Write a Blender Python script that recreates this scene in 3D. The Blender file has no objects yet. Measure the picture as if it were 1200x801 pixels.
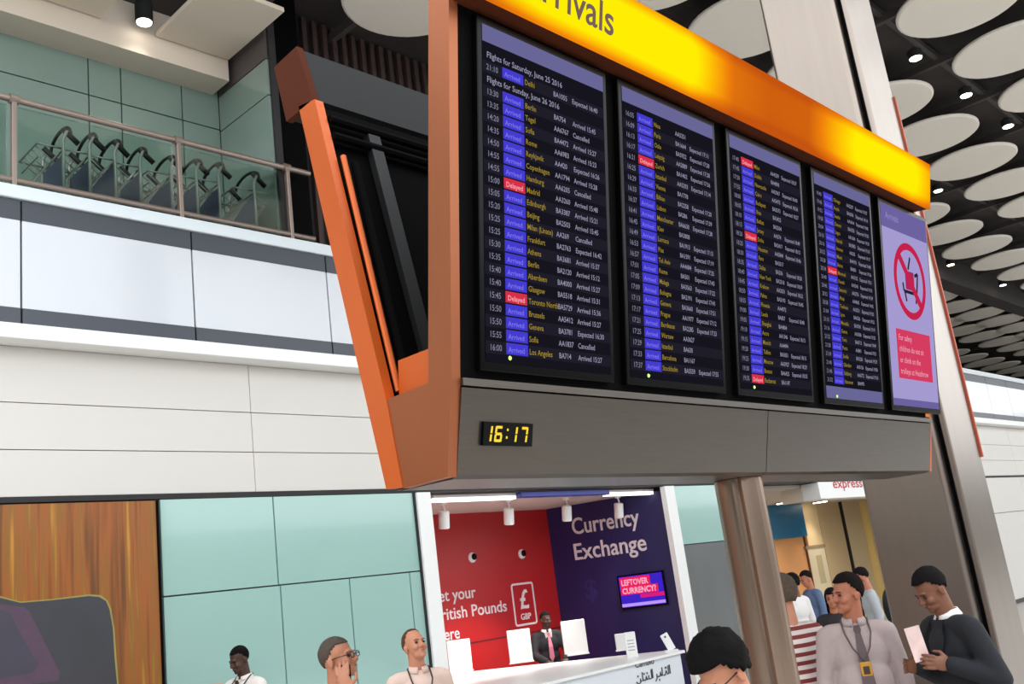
import bpy, bmesh, math, random
import numpy as np
from mathutils import Vector, Matrix
random.seed(7)
sc = bpy.context.scene
COL = sc.collection

# ---------------------------------------------------------------- camera
PW, PH = 1200.0, 801.0
CX, CY = 600.0, 400.5
CAM_H = 1.92
_v1 = np.array([1720 - CX, 545 - CY]); _vz = np.array([7 - CX, -4135 - CY])
FPX = math.sqrt(-float(_v1 @ _vz))
def _n(v): return v / np.linalg.norm(v)
_X = _n(np.array([_v1[0], _v1[1], FPX])); _Z = _n(np.array([_vz[0], _vz[1], FPX])); _Y = np.cross(_Z, _X)
RW = np.array([_X, _Y, _Z])                    # camera axes -> world
CAMP = np.array([0, 0, CAM_H])
def ray(px, py): return RW @ np.array([px - CX, py - CY, FPX])
def onz(px, py, z): d = ray(px, py); return CAMP + d * (z - CAM_H) / d[2]
def ony(px, py, y): d = ray(px, py); return CAMP + d * y / d[1]
def onx(px, py, x): d = ray(px, py); return CAMP + d * x / d[0]
def ondepth(px, py, dep): return CAMP + ray(px, py) * dep / FPX

cam_d = bpy.data.cameras.new('camera'); cam = bpy.data.objects.new('camera', cam_d); COL.objects.link(cam)
cam_d.sensor_width = 36.0; cam_d.sensor_fit = 'HORIZONTAL'; cam_d.lens = FPX / PW * 36.0
cam_d.clip_start = 0.05; cam_d.clip_end = 500
m = Matrix.Identity(4)
for i in range(3):
    m[i][0] = RW[i][0]; m[i][1] = -RW[i][1]; m[i][2] = -RW[i][2]; m[i][3] = CAMP[i]
cam.matrix_world = m
sc.camera = cam

# ---------------------------------------------------------------- world / exposure
w = bpy.data.worlds.new('overcast_sky'); sc.world = w; w.use_nodes = True
bg = w.node_tree.nodes['Background']
bg.inputs[0].default_value = (0.93, 0.97, 1.0, 1); bg.inputs[1].default_value = 2.9
sc.view_settings.view_transform = 'Standard'; sc.view_settings.look = 'None'
sc.view_settings.exposure = 0.0; sc.view_settings.gamma = 1.0
sc.view_settings.use_curve_mapping = False

# ---------------------------------------------------------------- materials
def lin(c):
    o = []
    for v in c:
        v = v / 255.0
        o.append(v / 12.92 if v <= 0.04045 else ((v + 0.055) / 1.055) ** 2.4)
    return (o[0], o[1], o[2], 1)
MATS = {}
def mat(name, rgb, rough=0.5, metal=0.0, noise=0.0, nscale=8.0, stretch=(1, 1, 1), bump=0.0, coat=0.0, emit=None, estr=1.0, spec=0.5):
    if name in MATS: return MATS[name]
    M = bpy.data.materials.new(name); M.use_nodes = True
    nt = M.node_tree; b = nt.nodes['Principled BSDF']
    b.inputs['Base Color'].default_value = lin(rgb); b.inputs['Roughness'].default_value = rough
    b.inputs['Metallic'].default_value = metal; b.inputs['Specular IOR Level'].default_value = spec
    if coat: b.inputs['Coat Weight'].default_value = coat; b.inputs['Coat Roughness'].default_value = 0.05
    if emit:
        b.inputs['Emission Color'].default_value = lin(emit); b.inputs['Emission Strength'].default_value = estr
    if noise or bump:
        tc = nt.nodes.new('ShaderNodeTexCoord'); mp = nt.nodes.new('ShaderNodeMapping'); mp.inputs['Scale'].default_value = stretch
        nz = nt.nodes.new('ShaderNodeTexNoise'); nz.inputs['Scale'].default_value = nscale; nz.inputs['Detail'].default_value = 4
        nt.links.new(tc.outputs['Object'], mp.inputs[0]); nt.links.new(mp.outputs[0], nz.inputs['Vector'])
        if noise:
            mx = nt.nodes.new('ShaderNodeMix'); mx.data_type = 'RGBA'
            c = lin(rgb)
            mx.inputs[6].default_value = tuple(min(1, v * (1 - noise)) for v in c[:3]) + (1,)
            mx.inputs[7].default_value = tuple(min(1, v * (1 + noise)) for v in c[:3]) + (1,)
            nt.links.new(nz.outputs[0], mx.inputs[0]); nt.links.new(mx.outputs[2], b.inputs['Base Color'])
        if bump:
            bp = nt.nodes.new('ShaderNodeBump'); bp.inputs['Strength'].default_value = bump; bp.inputs['Distance'].default_value = 0.01
            nt.links.new(nz.outputs[0], bp.inputs['Height']); nt.links.new(bp.outputs[0], b.inputs['Normal'])
    MATS[name] = M
    return M
def emat(name, rgb, strength=1.0):
    if name in MATS: return MATS[name]
    M = bpy.data.materials.new(name); M.use_nodes = True; nt = M.node_tree
    for nd in list(nt.nodes): nt.nodes.remove(nd)
    e = nt.nodes.new('ShaderNodeEmission'); e.inputs[0].default_value = lin(rgb); e.inputs[1].default_value = strength
    o = nt.nodes.new('ShaderNodeOutputMaterial'); nt.links.new(e.outputs[0], o.inputs[0])
    MATS[name] = M
    return M
def glassmat(name, rgb, alpha, rough=0.05):
    if name in MATS: return MATS[name]
    M = bpy.data.materials.new(name); M.use_nodes = True; nt = M.node_tree
    for nd in list(nt.nodes): nt.nodes.remove(nd)
    o = nt.nodes.new('ShaderNodeOutputMaterial'); mix = nt.nodes.new('ShaderNodeMixShader')
    t = nt.nodes.new('ShaderNodeBsdfTransparent'); g = nt.nodes.new('ShaderNodeBsdfGlossy')
    t.inputs[0].default_value = lin(rgb); g.inputs['Roughness'].default_value = rough
    fr = nt.nodes.new('ShaderNodeFresnel'); fr.inputs[0].default_value = 1.45
    nt.links.new(fr.outputs[0], mix.inputs[0]); nt.links.new(t.outputs[0], mix.inputs[1]); nt.links.new(g.outputs[0], mix.inputs[2])
    nt.links.new(mix.outputs[0], o.inputs[0]); MATS[name] = M
    return M

white_clad = mat('white_cladding', (214, 209, 203), 0.45, noise=0.015, nscale=1.5)
span_white = mat('spandrel_white', (206, 209, 215), 0.22, noise=0.01, nscale=2, coat=0.4)
span_dark = mat('spandrel_grey', (66, 70, 78), 0.35, metal=0.2)
joint_dark = mat('joint_dark', (38, 36, 38), 0.7)
mint = mat('mint_backpainted_glass', (160, 196, 188), 0.14, noise=0.03, nscale=1.2, coat=0.5)
greypanel = mat('grey_backpainted_panel', (104, 106, 106), 0.25, noise=0.12, nscale=2.5, stretch=(1, 1, 0.3))
floor_m = mat('stone_floor', (200, 196, 190), 0.35, noise=0.06, nscale=3)
ceil_m = mat('ceiling_void', (50, 44, 42), 0.85, noise=0.35, nscale=3)
beam_m = mat('ceiling_beam', (66, 60, 57), 0.7)
disc_m = mat('acoustic_disc', (226, 218, 208), 0.8, noise=0.02, nscale=5)
rib_m = mat('dark_rib', (64, 46, 43), 0.7, noise=0.15, nscale=4)
dark_wall = mat('dark_wall', (34, 31, 33), 0.6)
beige_m = mat('beige_soffit', (222, 208, 192), 0.7, noise=0.03, nscale=2)
gal_green = mat('gallery_green_glass', (132, 152, 143), 0.10, noise=0.08, nscale=1.5, coat=0.4)
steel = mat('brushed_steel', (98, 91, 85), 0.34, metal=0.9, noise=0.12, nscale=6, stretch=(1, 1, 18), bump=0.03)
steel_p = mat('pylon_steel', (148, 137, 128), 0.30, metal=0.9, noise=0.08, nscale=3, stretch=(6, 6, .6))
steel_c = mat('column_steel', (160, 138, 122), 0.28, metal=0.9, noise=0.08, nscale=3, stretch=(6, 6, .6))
rail_m = mat('rail_steel', (150, 134, 124), 0.4, metal=0.7)
orange_m = mat('orange_reflection_metal', (200, 92, 30), 0.4, metal=0.3, noise=0.08, nscale=2)  # reflected orange of a nearby sign put into the metal's colour
brown_m = mat('brown_reflection_steel', (156, 90, 56), 0.38, metal=0.6, noise=0.08, nscale=4)  # end steel toned brown in place of the reflected orange
hdr_m = mat('header_brown', (78, 34, 14), 0.8, spec=.15)
black_g = mat('black_gloss', (6, 6, 7), 0.25, spec=.12)
black_m = mat('black_matt', (7, 6, 7), 0.8, spec=.06)
dgrey = mat('dark_grey_paint', (32, 33, 34), 0.7, spec=.3)
whitep = mat('white_paint', (240, 240, 238), 0.35)

# ---------------------------------------------------------------- mesh helpers
def link(name, me, parent=None, loc=None):
    o = bpy.data.objects.new(name, me); COL.objects.link(o)
    if parent is not None:
        o.parent = parent
        if loc is None:
            if parent.get('_w'): o.location = -Vector(parent['_w'])
        else: o.location = loc
    elif loc is not None: o.location = loc
    return o
def finish(name, bm, material, parent=None, smooth=False, local=False):
    me = bpy.data.meshes.new(name)
    bmesh.ops.recalc_face_normals(bm, faces=bm.faces)
    bm.to_mesh(me); bm.free()
    for mm in (material if isinstance(material, (list, tuple)) else [material]): me.materials.append(mm)
    if smooth:
        for p in me.polygons: p.use_smooth = True
    return link(name, me, parent, (0, 0, 0) if local else None)
def tag(o, label, cat, group=None):
    o['label'] = label; o['category'] = cat
    if group: o['group'] = group
    return o
def struct(o): o['kind'] = 'structure'; return o
def empty(name, loc, rz=0.0, world=True):
    o = bpy.data.objects.new(name, None); COL.objects.link(o); o.location = loc; o.rotation_euler = (0, 0, rz); o.empty_display_size = 0.1
    if world: o['_w'] = tuple(float(v) for v in loc)
    return o
def bx(bm, x0, x1, y0, y1, z0, z1, bevel=0.0):
    r = bmesh.ops.create_cube(bm, size=1.0)
    vs = r['verts']
    for v in vs:
        v.co = Vector(((x0 + x1) / 2 + v.co.x * (x1 - x0), (y0 + y1) / 2 + v.co.y * (y1 - y0), (z0 + z1) / 2 + v.co.z * (z1 - z0)))
    if bevel:
        es = list({e for v in vs for e in v.link_edges})
        bmesh.ops.bevel(bm, geom=es, offset=bevel, segments=1, affect='EDGES')
def box(name, x0, x1, y0, y1, z0, z1, material, parent=None, bevel=0.0, local=False):
    bm = bmesh.new(); bx(bm, x0, x1, y0, y1, z0, z1, bevel); return finish(name, bm, material, parent, local=local)
def prism(bm, poly, a0, a1, axis='x', fn=None):
    """poly: list of 2-tuples; extruded along axis from a0 to a1"""
    def P(p, a):
        if fn: return Vector(fn(p[0], p[1], a))
        if axis == 'x': return Vector((a, p[0], p[1]))
        if axis == 'y': return Vector((p[0], a, p[1]))
        return Vector((p[0], p[1], a))
    A = [bm.verts.new(P(p, a0)) for p in poly]; B = [bm.verts.new(P(p, a1)) for p in poly]
    n = len(poly)
    bm.faces.new(A); bm.faces.new(B[::-1])
    for i in range(n): bm.faces.new((A[i], A[(i + 1) % n], B[(i + 1) % n], B[i]))
def tube(bm, pts, r, seg=8, closed=False):
    pts = [Vector(p) for p in pts]; n = len(pts); rings = []
    rr = r if isinstance(r, (list, tuple)) else [r] * n
    prev = None
    for i, p in enumerate(pts):
        if closed: t = (pts[(i + 1) % n] - pts[i - 1])
        else: t = (pts[min(i + 1, n - 1)] - pts[max(i - 1, 0)])
        t.normalize()
        if prev is None:
            a = Vector((0, 0, 1)) if abs(t.z) < 0.9 else Vector((1, 0, 0))
            u = t.cross(a).normalized()
        else: u = (prev - t * prev.dot(t)).normalized()
        prev = u; v = t.cross(u)
        rings.append([bm.verts.new(p + (u * math.cos(2 * math.pi * k / seg) + v * math.sin(2 * math.pi * k / seg)) * rr[i]) for k in range(seg)])
    m_ = n if closed else n - 1
    for i in range(m_):
        A, B = rings[i], rings[(i + 1) % n]
        for k in range(seg): bm.faces.new((A[k], A[(k + 1) % seg], B[(k + 1) % seg], B[k]))
    if not closed: bm.faces.new(rings[0][::-1]); bm.faces.new(rings[-1])
def cyl(bm, p0, p1, r0, r1=None, seg=20): tube(bm, [p0, p1], [r0, r0 if r1 is None else r1], seg)
def lathe(bm, prof, center, seg=24, axis=Vector((0, 0, 1))):
    ax = Vector(axis).normalized(); a = Vector((1, 0, 0)) if abs(ax.x) < .9 else Vector((0, 1, 0))
    u = ax.cross(a).normalized(); v = ax.cross(u); c = Vector(center); rings = []
    for r, h in prof: rings.append([bm.verts.new(c + ax * h + (u * math.cos(2 * math.pi * k / seg) + v * math.sin(2 * math.pi * k / seg)) * max(r, 1e-4)) for k in range(seg)])
    for i in range(len(rings) - 1):
        for k in range(seg): bm.faces.new((rings[i][k], rings[i][(k + 1) % seg], rings[i + 1][(k + 1) % seg], rings[i + 1][k]))
    bm.faces.new(rings[0][::-1]); bm.faces.new(rings[-1])
def ell(bm, c, r, rot=None, seg=16, ring=10):
    M4 = Matrix.Translation(Vector(c)) @ (rot.to_4x4() if rot is not None else Matrix.Identity(4)) @ Matrix.Diagonal((r[0], r[1], r[2], 1))
    bmesh.ops.create_uvsphere(bm, u_segments=seg, v_segments=ring, radius=1.0, matrix=M4)
def evalmesh(o):
    dg = bpy.context.evaluated_depsgraph_get(); dg.update()
    return bpy.data.meshes.new_from_object(o.evaluated_get(dg))
def text(name, body, size, M4, material, parent=None, align='LEFT', extrude=0.0, line=1.0, res=3, bold=0.0, shear=0.0, width=None, spacing=1.0):
    cu = bpy.data.curves.new('t', 'FONT'); cu.body = body; cu.size = size; cu.align_x = align; cu.extrude = extrude
    cu.resolution_u = res; cu.space_line = line; cu.offset = bold; cu.shear = shear; cu.space_character = spacing
    t = bpy.data.objects.new('t', cu); COL.objects.link(t)
    me = evalmesh(t); bpy.data.objects.remove(t); bpy.data.curves.remove(cu)
    if width:
        xs = [v.co.x for v in me.vertices]; k = width / (max(xs) - min(xs)); me.transform(Matrix.Diagonal((k, 1, 1, 1)))
    me.transform(M4); me.materials.clear(); me.materials.append(material); me.name = name
    return link(name, me, parent)
def frame(o, u, v, w_):
    M4 = Matrix.Identity(4)
    for i in range(3): M4[i][0] = u[i]; M4[i][1] = v[i]; M4[i][2] = w_[i]; M4[i][3] = o[i]
    return M4
def copy_tree(root):
    r = root.copy(); COL.objects.link(r)
    for ch in root.children:
        c = ch.copy(); COL.objects.link(c); c.parent = r
        for g in ch.children:
            d = g.copy(); COL.objects.link(d); d.parent = c
    return r

# ================================================================ SETTING
D = 8.9            # plane of the hall's long wall
SP = 8.68          # face of the gallery spandrel
ZB = 3.19          # shop-front head
ZL0, ZL1 = 4.575, 6.02
struct(box('floor', -15, 75, -14, 24, -0.12, 0.0, floor_m))
ceil = struct(box('ceiling', 3.8, 75, 0.9, 24, 9.55, 9.75, ceil_m))  # stops short out of view, letting sky light in
# unseen dark walls added to dim low reflections; open above for sky light
fac_m = mat('added_dark_facade', (58, 54, 52), .6)
struct(box('wall_front_unseen', -15, 75, -14, -13.8, 0, 5.2, fac_m)); struct(box('wall_left_unseen', -15.2, -15, -14, 24, 0, 6.5, fac_m))
# end walls of the hall
struct(box('wall_end', 74.6, 75, -14, 24, 0, 9.55, white_clad))
struct(box('wall_far', -15, 74.6, 23.8, 24, 0, 9.55, dark_wall))
# ---- wall_back : backing with openings for the booth and the side hall
WL, WR = 7.83, 12.60
CL, CR = 14.75, 26.6
wb = bmesh.new()
bx(wb, -15, WL - .22, D + .03, D + .35, 0, ZL0)
bx(wb, WL - .22, WR + .26, D + .03, D + .35, ZB, ZL0)
bx(wb, WR + .28, CL, D + .03, D + .35, 0, ZL0)
bx(wb, CL, CR, D + .03, D + .35, ZB, ZL0)
bx(wb, CR, 74.6, D + .03, D + .35, 0, ZL0)
wall = struct(finish('wall_back', wb, mat('joint_grey', (78, 78, 76), .7)))
# white cladding panels, three courses
zs = [3.225, 3.64, 4.06, 4.575]
seam0 = float(ony(297, 530, D)[0])
xs = [-15]
x = seam0 - 3 * 6
while x < 74:
    if x > -14.5: xs.append(x)
    x += 3.0
xs.append(74.6)
for j in range(3):
    for i in range(len(xs) - 1):
        box('cladding_panel', xs[i] + .0035, xs[i + 1] - .0035, D, D + .03, zs[j] + .004, zs[j + 1] - .004, white_clad, wall, bevel=.002)
box('shadow_gap_strip', -15, 74.6, D - .012, D + .03, ZB - .012, 3.226, joint_dark, wall)
# mint glass panels left of the booth
gz = 2.27
xw = float(ony(188, 690, D)[0])
gx1 = float(ony(322, 620, D)[0]); gx2 = float(ony(411, 700, D)[0]); gx3 = float(ony(480, 675, D)[0]); gxe = WL - .235
def gpanel(x0, x1, z0, z1, m_=mint): box('glass_panel', x0 + .007, x1 - .007, D - .004, D + .03, z0 + .007, z1 - .007, m_, wall, bevel=.002)
gpanel(xw + .02, gx1, gz, ZB - .01); gpanel(gx1, gxe, gz, ZB - .01)
for a, b_ in ((xw + .02, gx1 + .02), (gx1 + .02, gx2), (gx2, gx3), (gx3, gxe)): gpanel(a, b_, 0.1, gz)
# right of the booth
gpanel(WR + .30, CL - .05, 2.262, ZB - .01); gpanel(WR + .30, CL - .05, 0.1, 2.262, greypanel)
# beyond the side hall: white panels
x = CR
while x < 74:
    gpanel(x, x + 3, 0.1, 2.26, white_clad); gpanel(x, x + 3, 2.26, ZB - .01, white_clad); x += 3
# jambs of the booth
struct(box('trim_1', WL - .22, WL - .01, D - .06, D + .3, 0, ZB - .02, whitep))
struct(box('trim_2', WR, WR + .25, D - .06, D + .03, 0, ZB - .02, whitep))
struct(box('trim_3', WL - .245, WL - .222, D - .03, D + .03, 0, ZB - .02, joint_dark))
struct(box('trim_4', WR + .252, WR + .29, D - .03, D + .03, 0, ZB - .02, joint_dark))
# ---- gallery spandrel
sp = struct(box('wall_gallery_edge', -15, 74.6, SP + .03, D + .3, ZL0 + .12, ZL1 - .04, joint_dark))
k = SP / D
pitch = 1.66; px0 = float(ony(25, 300, SP)[0])
i0 = int((-15 - px0) / pitch)
for i in range(i0, 45):
    a, b_ = px0 + i * pitch, px0 + (i + 1) * pitch
    if b_ > 74.5: break
    box('spandrel_panel', a + .009, b_ - .009, SP, SP + .04, 4.86, 5.69, span_white, sp, bevel=.003)
    box('spandrel_band', a + .009, b_ - .009, SP, SP + .04, 5.69, 5.885, span_dark, sp)
    box('spandrel_band', a + .009, b_ - .009, SP, SP + .04, 4.715, 4.86, span_dark, sp)
struct(box('trim_5', -15, 74.6, SP - .03, D + .3, ZL0, 4.712, whitep, bevel=.006))
struct(box('trim_6', -15, 74.6, SP - .03, SP + .28, 5.89, 6.02, mat('ledge_white', (214, 222, 226), .4), bevel=.006))
struct(box('floor_gallery', -15, 74.6, D + .05, 23.8, 5.75, 5.95, floor_m))
# ---- gallery alcove over the left part
XR = 6.012; YB = 10.03
gb = struct(box('wall_gallery_back', -15, XR + .12, YB + .03, YB + .2, 5.95, 9.55, joint_dark))
gv = [float(ony(103, 70, YB)[0]), float(ony(141, 80, YB)[0]), float(ony(214, 140, YB)[0])]
cuts = [-14, -12.2, -10.4, -8.6, -6.8, -5, -3.2, -1.4, .4, 2.2, gv[0], gv[1], gv[2], XR]
for i in range(len(cuts) - 1):
    for z0, z1 in ((5.95, 7.955), (7.955, 8.7)):
        box('glass_panel', cuts[i] + .008, cuts[i + 1] - .008, YB, YB + .03, z0 + .008, z1 - .008, gal_green, gb)
gs = struct(box('wall_gallery_side', XR + .03, XR + .12, D - .02, YB, 5.95, 9.55, joint_dark))
for z0, z1 in ((5.95, 7.93), (7.93, 8.41)):
    box('glass_panel', XR, XR + .03, D + .02, YB - .008, z0 + .008, z1 - .008, gal_green, gs)
box('dark_panel', XR, XR + .03, D + .02, YB - .008, 8.418, 9.5, mat('grey_side', (92, 84, 82), .6), gs)
# bulkhead and ceiling rafts of the gallery
bh = bmesh.new(); bx(bh, -15, 5.93, 9.62, YB, 8.42, 9.5)
struct(finish('ceiling_bulkhead', bh, beige_m))
def raft(x0, x1):
    r = struct(box('ceiling_raft', x0, x1, 8.35, 9.60, 8.70, 8.76, beige_m, bevel=.004)); return r
e1 = float(onz(257, 80, 8.70)[0]); e0 = float(onz(173, 52, 8.70)[0]); eL = float(onz(110, 31, 8.70)[0])
raft(e0, e1); raft(eL - 1.0, eL)
for kx in range(1, 9): raft(eL - 1.0 - kx * 1.65, eL - kx * 1.65)
struct(box('ceiling_gallery', -15, XR, 8.3, YB, 9.05, 9.1, mat('void_grey', (74, 68, 66), .8)))
# ---- dark ribbed wall beyond the alcove
rb = struct(box('wall_ribbed', XR + .12, 17.5, 9.36, 9.5, 5.95, 9.55, dark_wall))
for i in range(70):
    xa = XR + .2 + i * .16
    if xa > 17.4: break
    box('rib', xa, xa + .07, 9.29, 9.36, 5.95, 9.5, rib_m, rb)
struct(box('trim_7', XR + .125, 6.55, 9.0, 9.30, 5.95, 9.5, black_m))
# ---- ceiling: downstand, beams, discs
struct(box('ceiling_downstand', 17.5, 74.6, 9.0, 9.5, 8.75, 9.55, ceil_m))
for i in range(1, 40):
    xb = 2.5 + i * 2.13 + .55
    if xb < 70: box('ceiling_beam', xb, xb + .08, 1.0, 23.5, 9.30, 9.42, beam_m, ceil)
for j in range(9):
    yb = 2.29 + j * 2.13
    if abs(yb - 9.0) > .8: box('ceiling_beam', 6.6 if yb > 8 else 3.85, 74.5, yb - .04, yb + .04, 9.38, 9.48, beam_m, ceil)
DX0, DY0, DP = 13.72, 3.35, 2.14
me_disc = None
for i in range(-4, 26):
    for j in range(-1, 8):
        X0 = DX0 + i * DP; Y0 = DY0 + j * DP
        if X0 < 4.8: continue
        if Y0 > 9 and (X0 < 18.6): continue
        if 8.2 < Y0 < 10.2: Y0 = 8.0 if Y0 < 9 else 10.55
        if X0 > 71: continue
        vis = False
        for q in ((0, 0), (.9, 0), (-.9, 0), (0, .9), (0, -.9)):
            c = RW.T @ (np.array([X0 + q[0], Y0 + q[1], 9.0]) - CAMP)
            if c[2] > .5:
                u_, v_ = c[0] / c[2] * FPX + CX, c[1] / c[2] * FPX + CY
                if -150 < u_ < 1350 and -250 < v_ < 850: vis = True
        if not vis: continue
        if me_disc is None:
            bm = bmesh.new(); lathe(bm, [(.83, 0), (.86, .02), (.86, .05), (.80, .06)], (0, 0, 0), 40)
            o = finish('ceiling_disc', bm, disc_m, ceil, local=True); me_disc = o.data
        else:
            o = link('ceiling_disc', me_disc, ceil, (0, 0, 0))
        o.location = (X0, Y0, 9.0)
# ceiling downlights (round cans between the discs)
lamp_e = emat('lamp_warm', (255, 244, 226), 9.0)
n_l = 0; L_me = None
def downlight(pos, r=.12, label=None, group=None, h=.28, watts=0, name='ceiling_light'):
    global L_me
    t = empty(name, pos)
    bm = bmesh.new(); lathe(bm, [(r, 0), (r, h), (r * .6, h + .03)], pos, 20); finish('housing', bm, dgrey, t)
    bm = bmesh.new(); lathe(bm, [(r * .82, -.012), (r * .86, .0)], pos, 20); finish('lamp_lens', bm, lamp_e, t)
    tag(t, label, 'ceiling light', group)
    if watts:
        ld = bpy.data.lights.new('downlight', 'SPOT'); ld.energy = watts; ld.spot_size = 1.9; ld.spot_blend = .8; ld.shadow_soft_size = r; ld.color = (1, .93, .84)
        lo = bpy.data.objects.new('bulb', ld); COL.objects.link(lo); lo.parent = t; lo.location = (0, 0, -.03)
    return t
for i in range(-2, 22):
    for j in (0, 1, 2):
        X0 = DX0 + DP * (i + .5); Y0 = DY0 + DP * (j * 1 + .5)
        if j == 1 and i % 3: continue
        if j == 2 and i % 2: continue
        if X0 > 60 or X0 < 9: continue
        downlight((X0, Y0, 9.06), .11, 'small round ceiling spotlight hanging in the dark gap between pale ceiling discs', 'spotlights between ceiling discs', h=.12)
downlight(tuple(onz(169, 26, 8.72)), .10, 'round can downlight in the gap between two beige gallery ceiling rafts', watts=15, h=.25)

# ================================================================ ARRIVALS BOARD
BX0, BX1 = 2.14, 6.09
P0 = Vector((2.14, 2.255, 2.60)); BU = Vector((1, 0, 0)); BV = Vector((0, 2.054 - 2.255, 3.889 - 2.60)).normalized(); BN = BU.cross(BV)
def bp(u, v, w_=0.0): return P0 + BU * u + BV * v + BN * w_
BL = BX1 - BX0
board = empty('arrivals_board', (4.1, 2.48, 2.29))
tag(board, 'large V-shaped double-sided flight arrivals board with five upright displays under a glowing amber header', 'arrivals board')
def slab(name, u0, u1, v0, v1, w0, w1, material, parent, bevel=0.0):
    bm = bmesh.new(); bx(bm, u0, u1, v0, v1, w0, w1, bevel)
    bmesh.ops.transform(bm, matrix=frame(P0, BU, BV, BN), verts=bm.verts)
    return finish(name, bm, material, parent)
# black bezel panel
slab('bezel_panel', .03, BL - .02, -.005, 1.40, -.05, 0.0, black_m, board)
slab('back_casing', .10, BL - .08, .02, 1.36, -.10, -.051, black_m, board)
# end caps (front leaf, back leaf)
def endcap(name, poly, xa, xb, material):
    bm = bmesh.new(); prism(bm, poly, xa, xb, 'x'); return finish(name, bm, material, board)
fy = lambda z: 2.255 + (z - 2.60) * (2.054 - 2.255) / (3.889 - 2.60)
front_poly = [(2.318, 2.295), (fy(2.60) - .006, 2.60), (fy(3.98) - .006, 3.98), (fy(3.98) + .1, 3.98), (fy(2.60) + .108, 2.60), (2.43, 2.295)]
back_poly = [(2.63, 2.305), (2.955, 3.90), (2.845, 3.88), (2.585, 2.609), (2.545, 2.30)]
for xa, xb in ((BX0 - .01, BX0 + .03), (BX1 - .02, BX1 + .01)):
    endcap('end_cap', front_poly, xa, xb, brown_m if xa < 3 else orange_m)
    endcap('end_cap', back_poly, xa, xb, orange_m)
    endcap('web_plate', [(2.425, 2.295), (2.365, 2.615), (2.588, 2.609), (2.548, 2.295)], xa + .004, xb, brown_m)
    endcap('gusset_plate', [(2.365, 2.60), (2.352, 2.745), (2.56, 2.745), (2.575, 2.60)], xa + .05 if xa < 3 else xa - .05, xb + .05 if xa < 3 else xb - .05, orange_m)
# back leaf body
bm = bmesh.new(); prism(bm, [(2.585, 2.35), (2.625, 2.34), (2.93, 3.86), (2.87, 3.87)], BX0 + .03, BX1 - .02, 'x'); finish('back_leaf', bm, black_m, board)
for i in range(9):      # vertical stiffeners seen inside the V
    xa = BX0 + .22 + i * .44
    bm = bmesh.new(); prism(bm, [(2.62, 2.62), (2.645, 2.62), (2.885, 3.78), (2.85, 3.78)], xa, xa + .06, 'x', fn=lambda a, b, c: (c, a - .035, b)); finish('stiffener', bm, mat('stiffener_black', (22, 22, 23), .6), board)
for zc in (3.72, 3.80):
    yc = 2.585 + (zc - 2.35) * .1875
    bm = bmesh.new(); cyl(bm, (BX0 + .04, yc - .03, zc), (BX1 - .04, yc - .03, zc), .018, seg=8); finish('cable_rail', bm, black_m, board)
bm = bmesh.new(); cyl(bm, (BX0 + .10, 2.585, 2.64), (BX0 + .10, 2.77, 3.60), .016, seg=8); finish('cable_conduit', bm, black_m, board)
bm = bmesh.new(); cyl(bm, (BX0 + .05, 2.585, 2.64), (BX0 + .05, 2.775, 3.62), .012, seg=8); finish('edge_bead', bm, orange_m, board)
# lower steel fascia in two sheets with a lip, underside and back fascia
mid = 4.125
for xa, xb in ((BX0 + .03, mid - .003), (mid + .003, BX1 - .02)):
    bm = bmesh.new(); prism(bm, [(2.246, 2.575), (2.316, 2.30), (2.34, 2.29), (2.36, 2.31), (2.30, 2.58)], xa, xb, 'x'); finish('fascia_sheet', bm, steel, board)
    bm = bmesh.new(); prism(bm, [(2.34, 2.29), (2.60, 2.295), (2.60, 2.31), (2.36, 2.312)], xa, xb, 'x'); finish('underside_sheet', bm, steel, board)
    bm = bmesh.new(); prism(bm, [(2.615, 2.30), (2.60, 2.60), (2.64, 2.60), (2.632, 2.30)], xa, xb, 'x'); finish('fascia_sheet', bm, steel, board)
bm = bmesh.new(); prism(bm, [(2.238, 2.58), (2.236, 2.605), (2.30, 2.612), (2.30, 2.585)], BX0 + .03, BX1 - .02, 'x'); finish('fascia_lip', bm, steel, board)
for xx in (2.26, 2.99, 4.03, 4.22, 5.1, 5.95):      # fixings
    bm = bmesh.new(); lathe(bm, [(.009, 0), (.007, .004)], (xx, 2.258, 2.545), 10, (0, -.97, -.25)); finish('fixing', bm, black_m, board)
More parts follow.
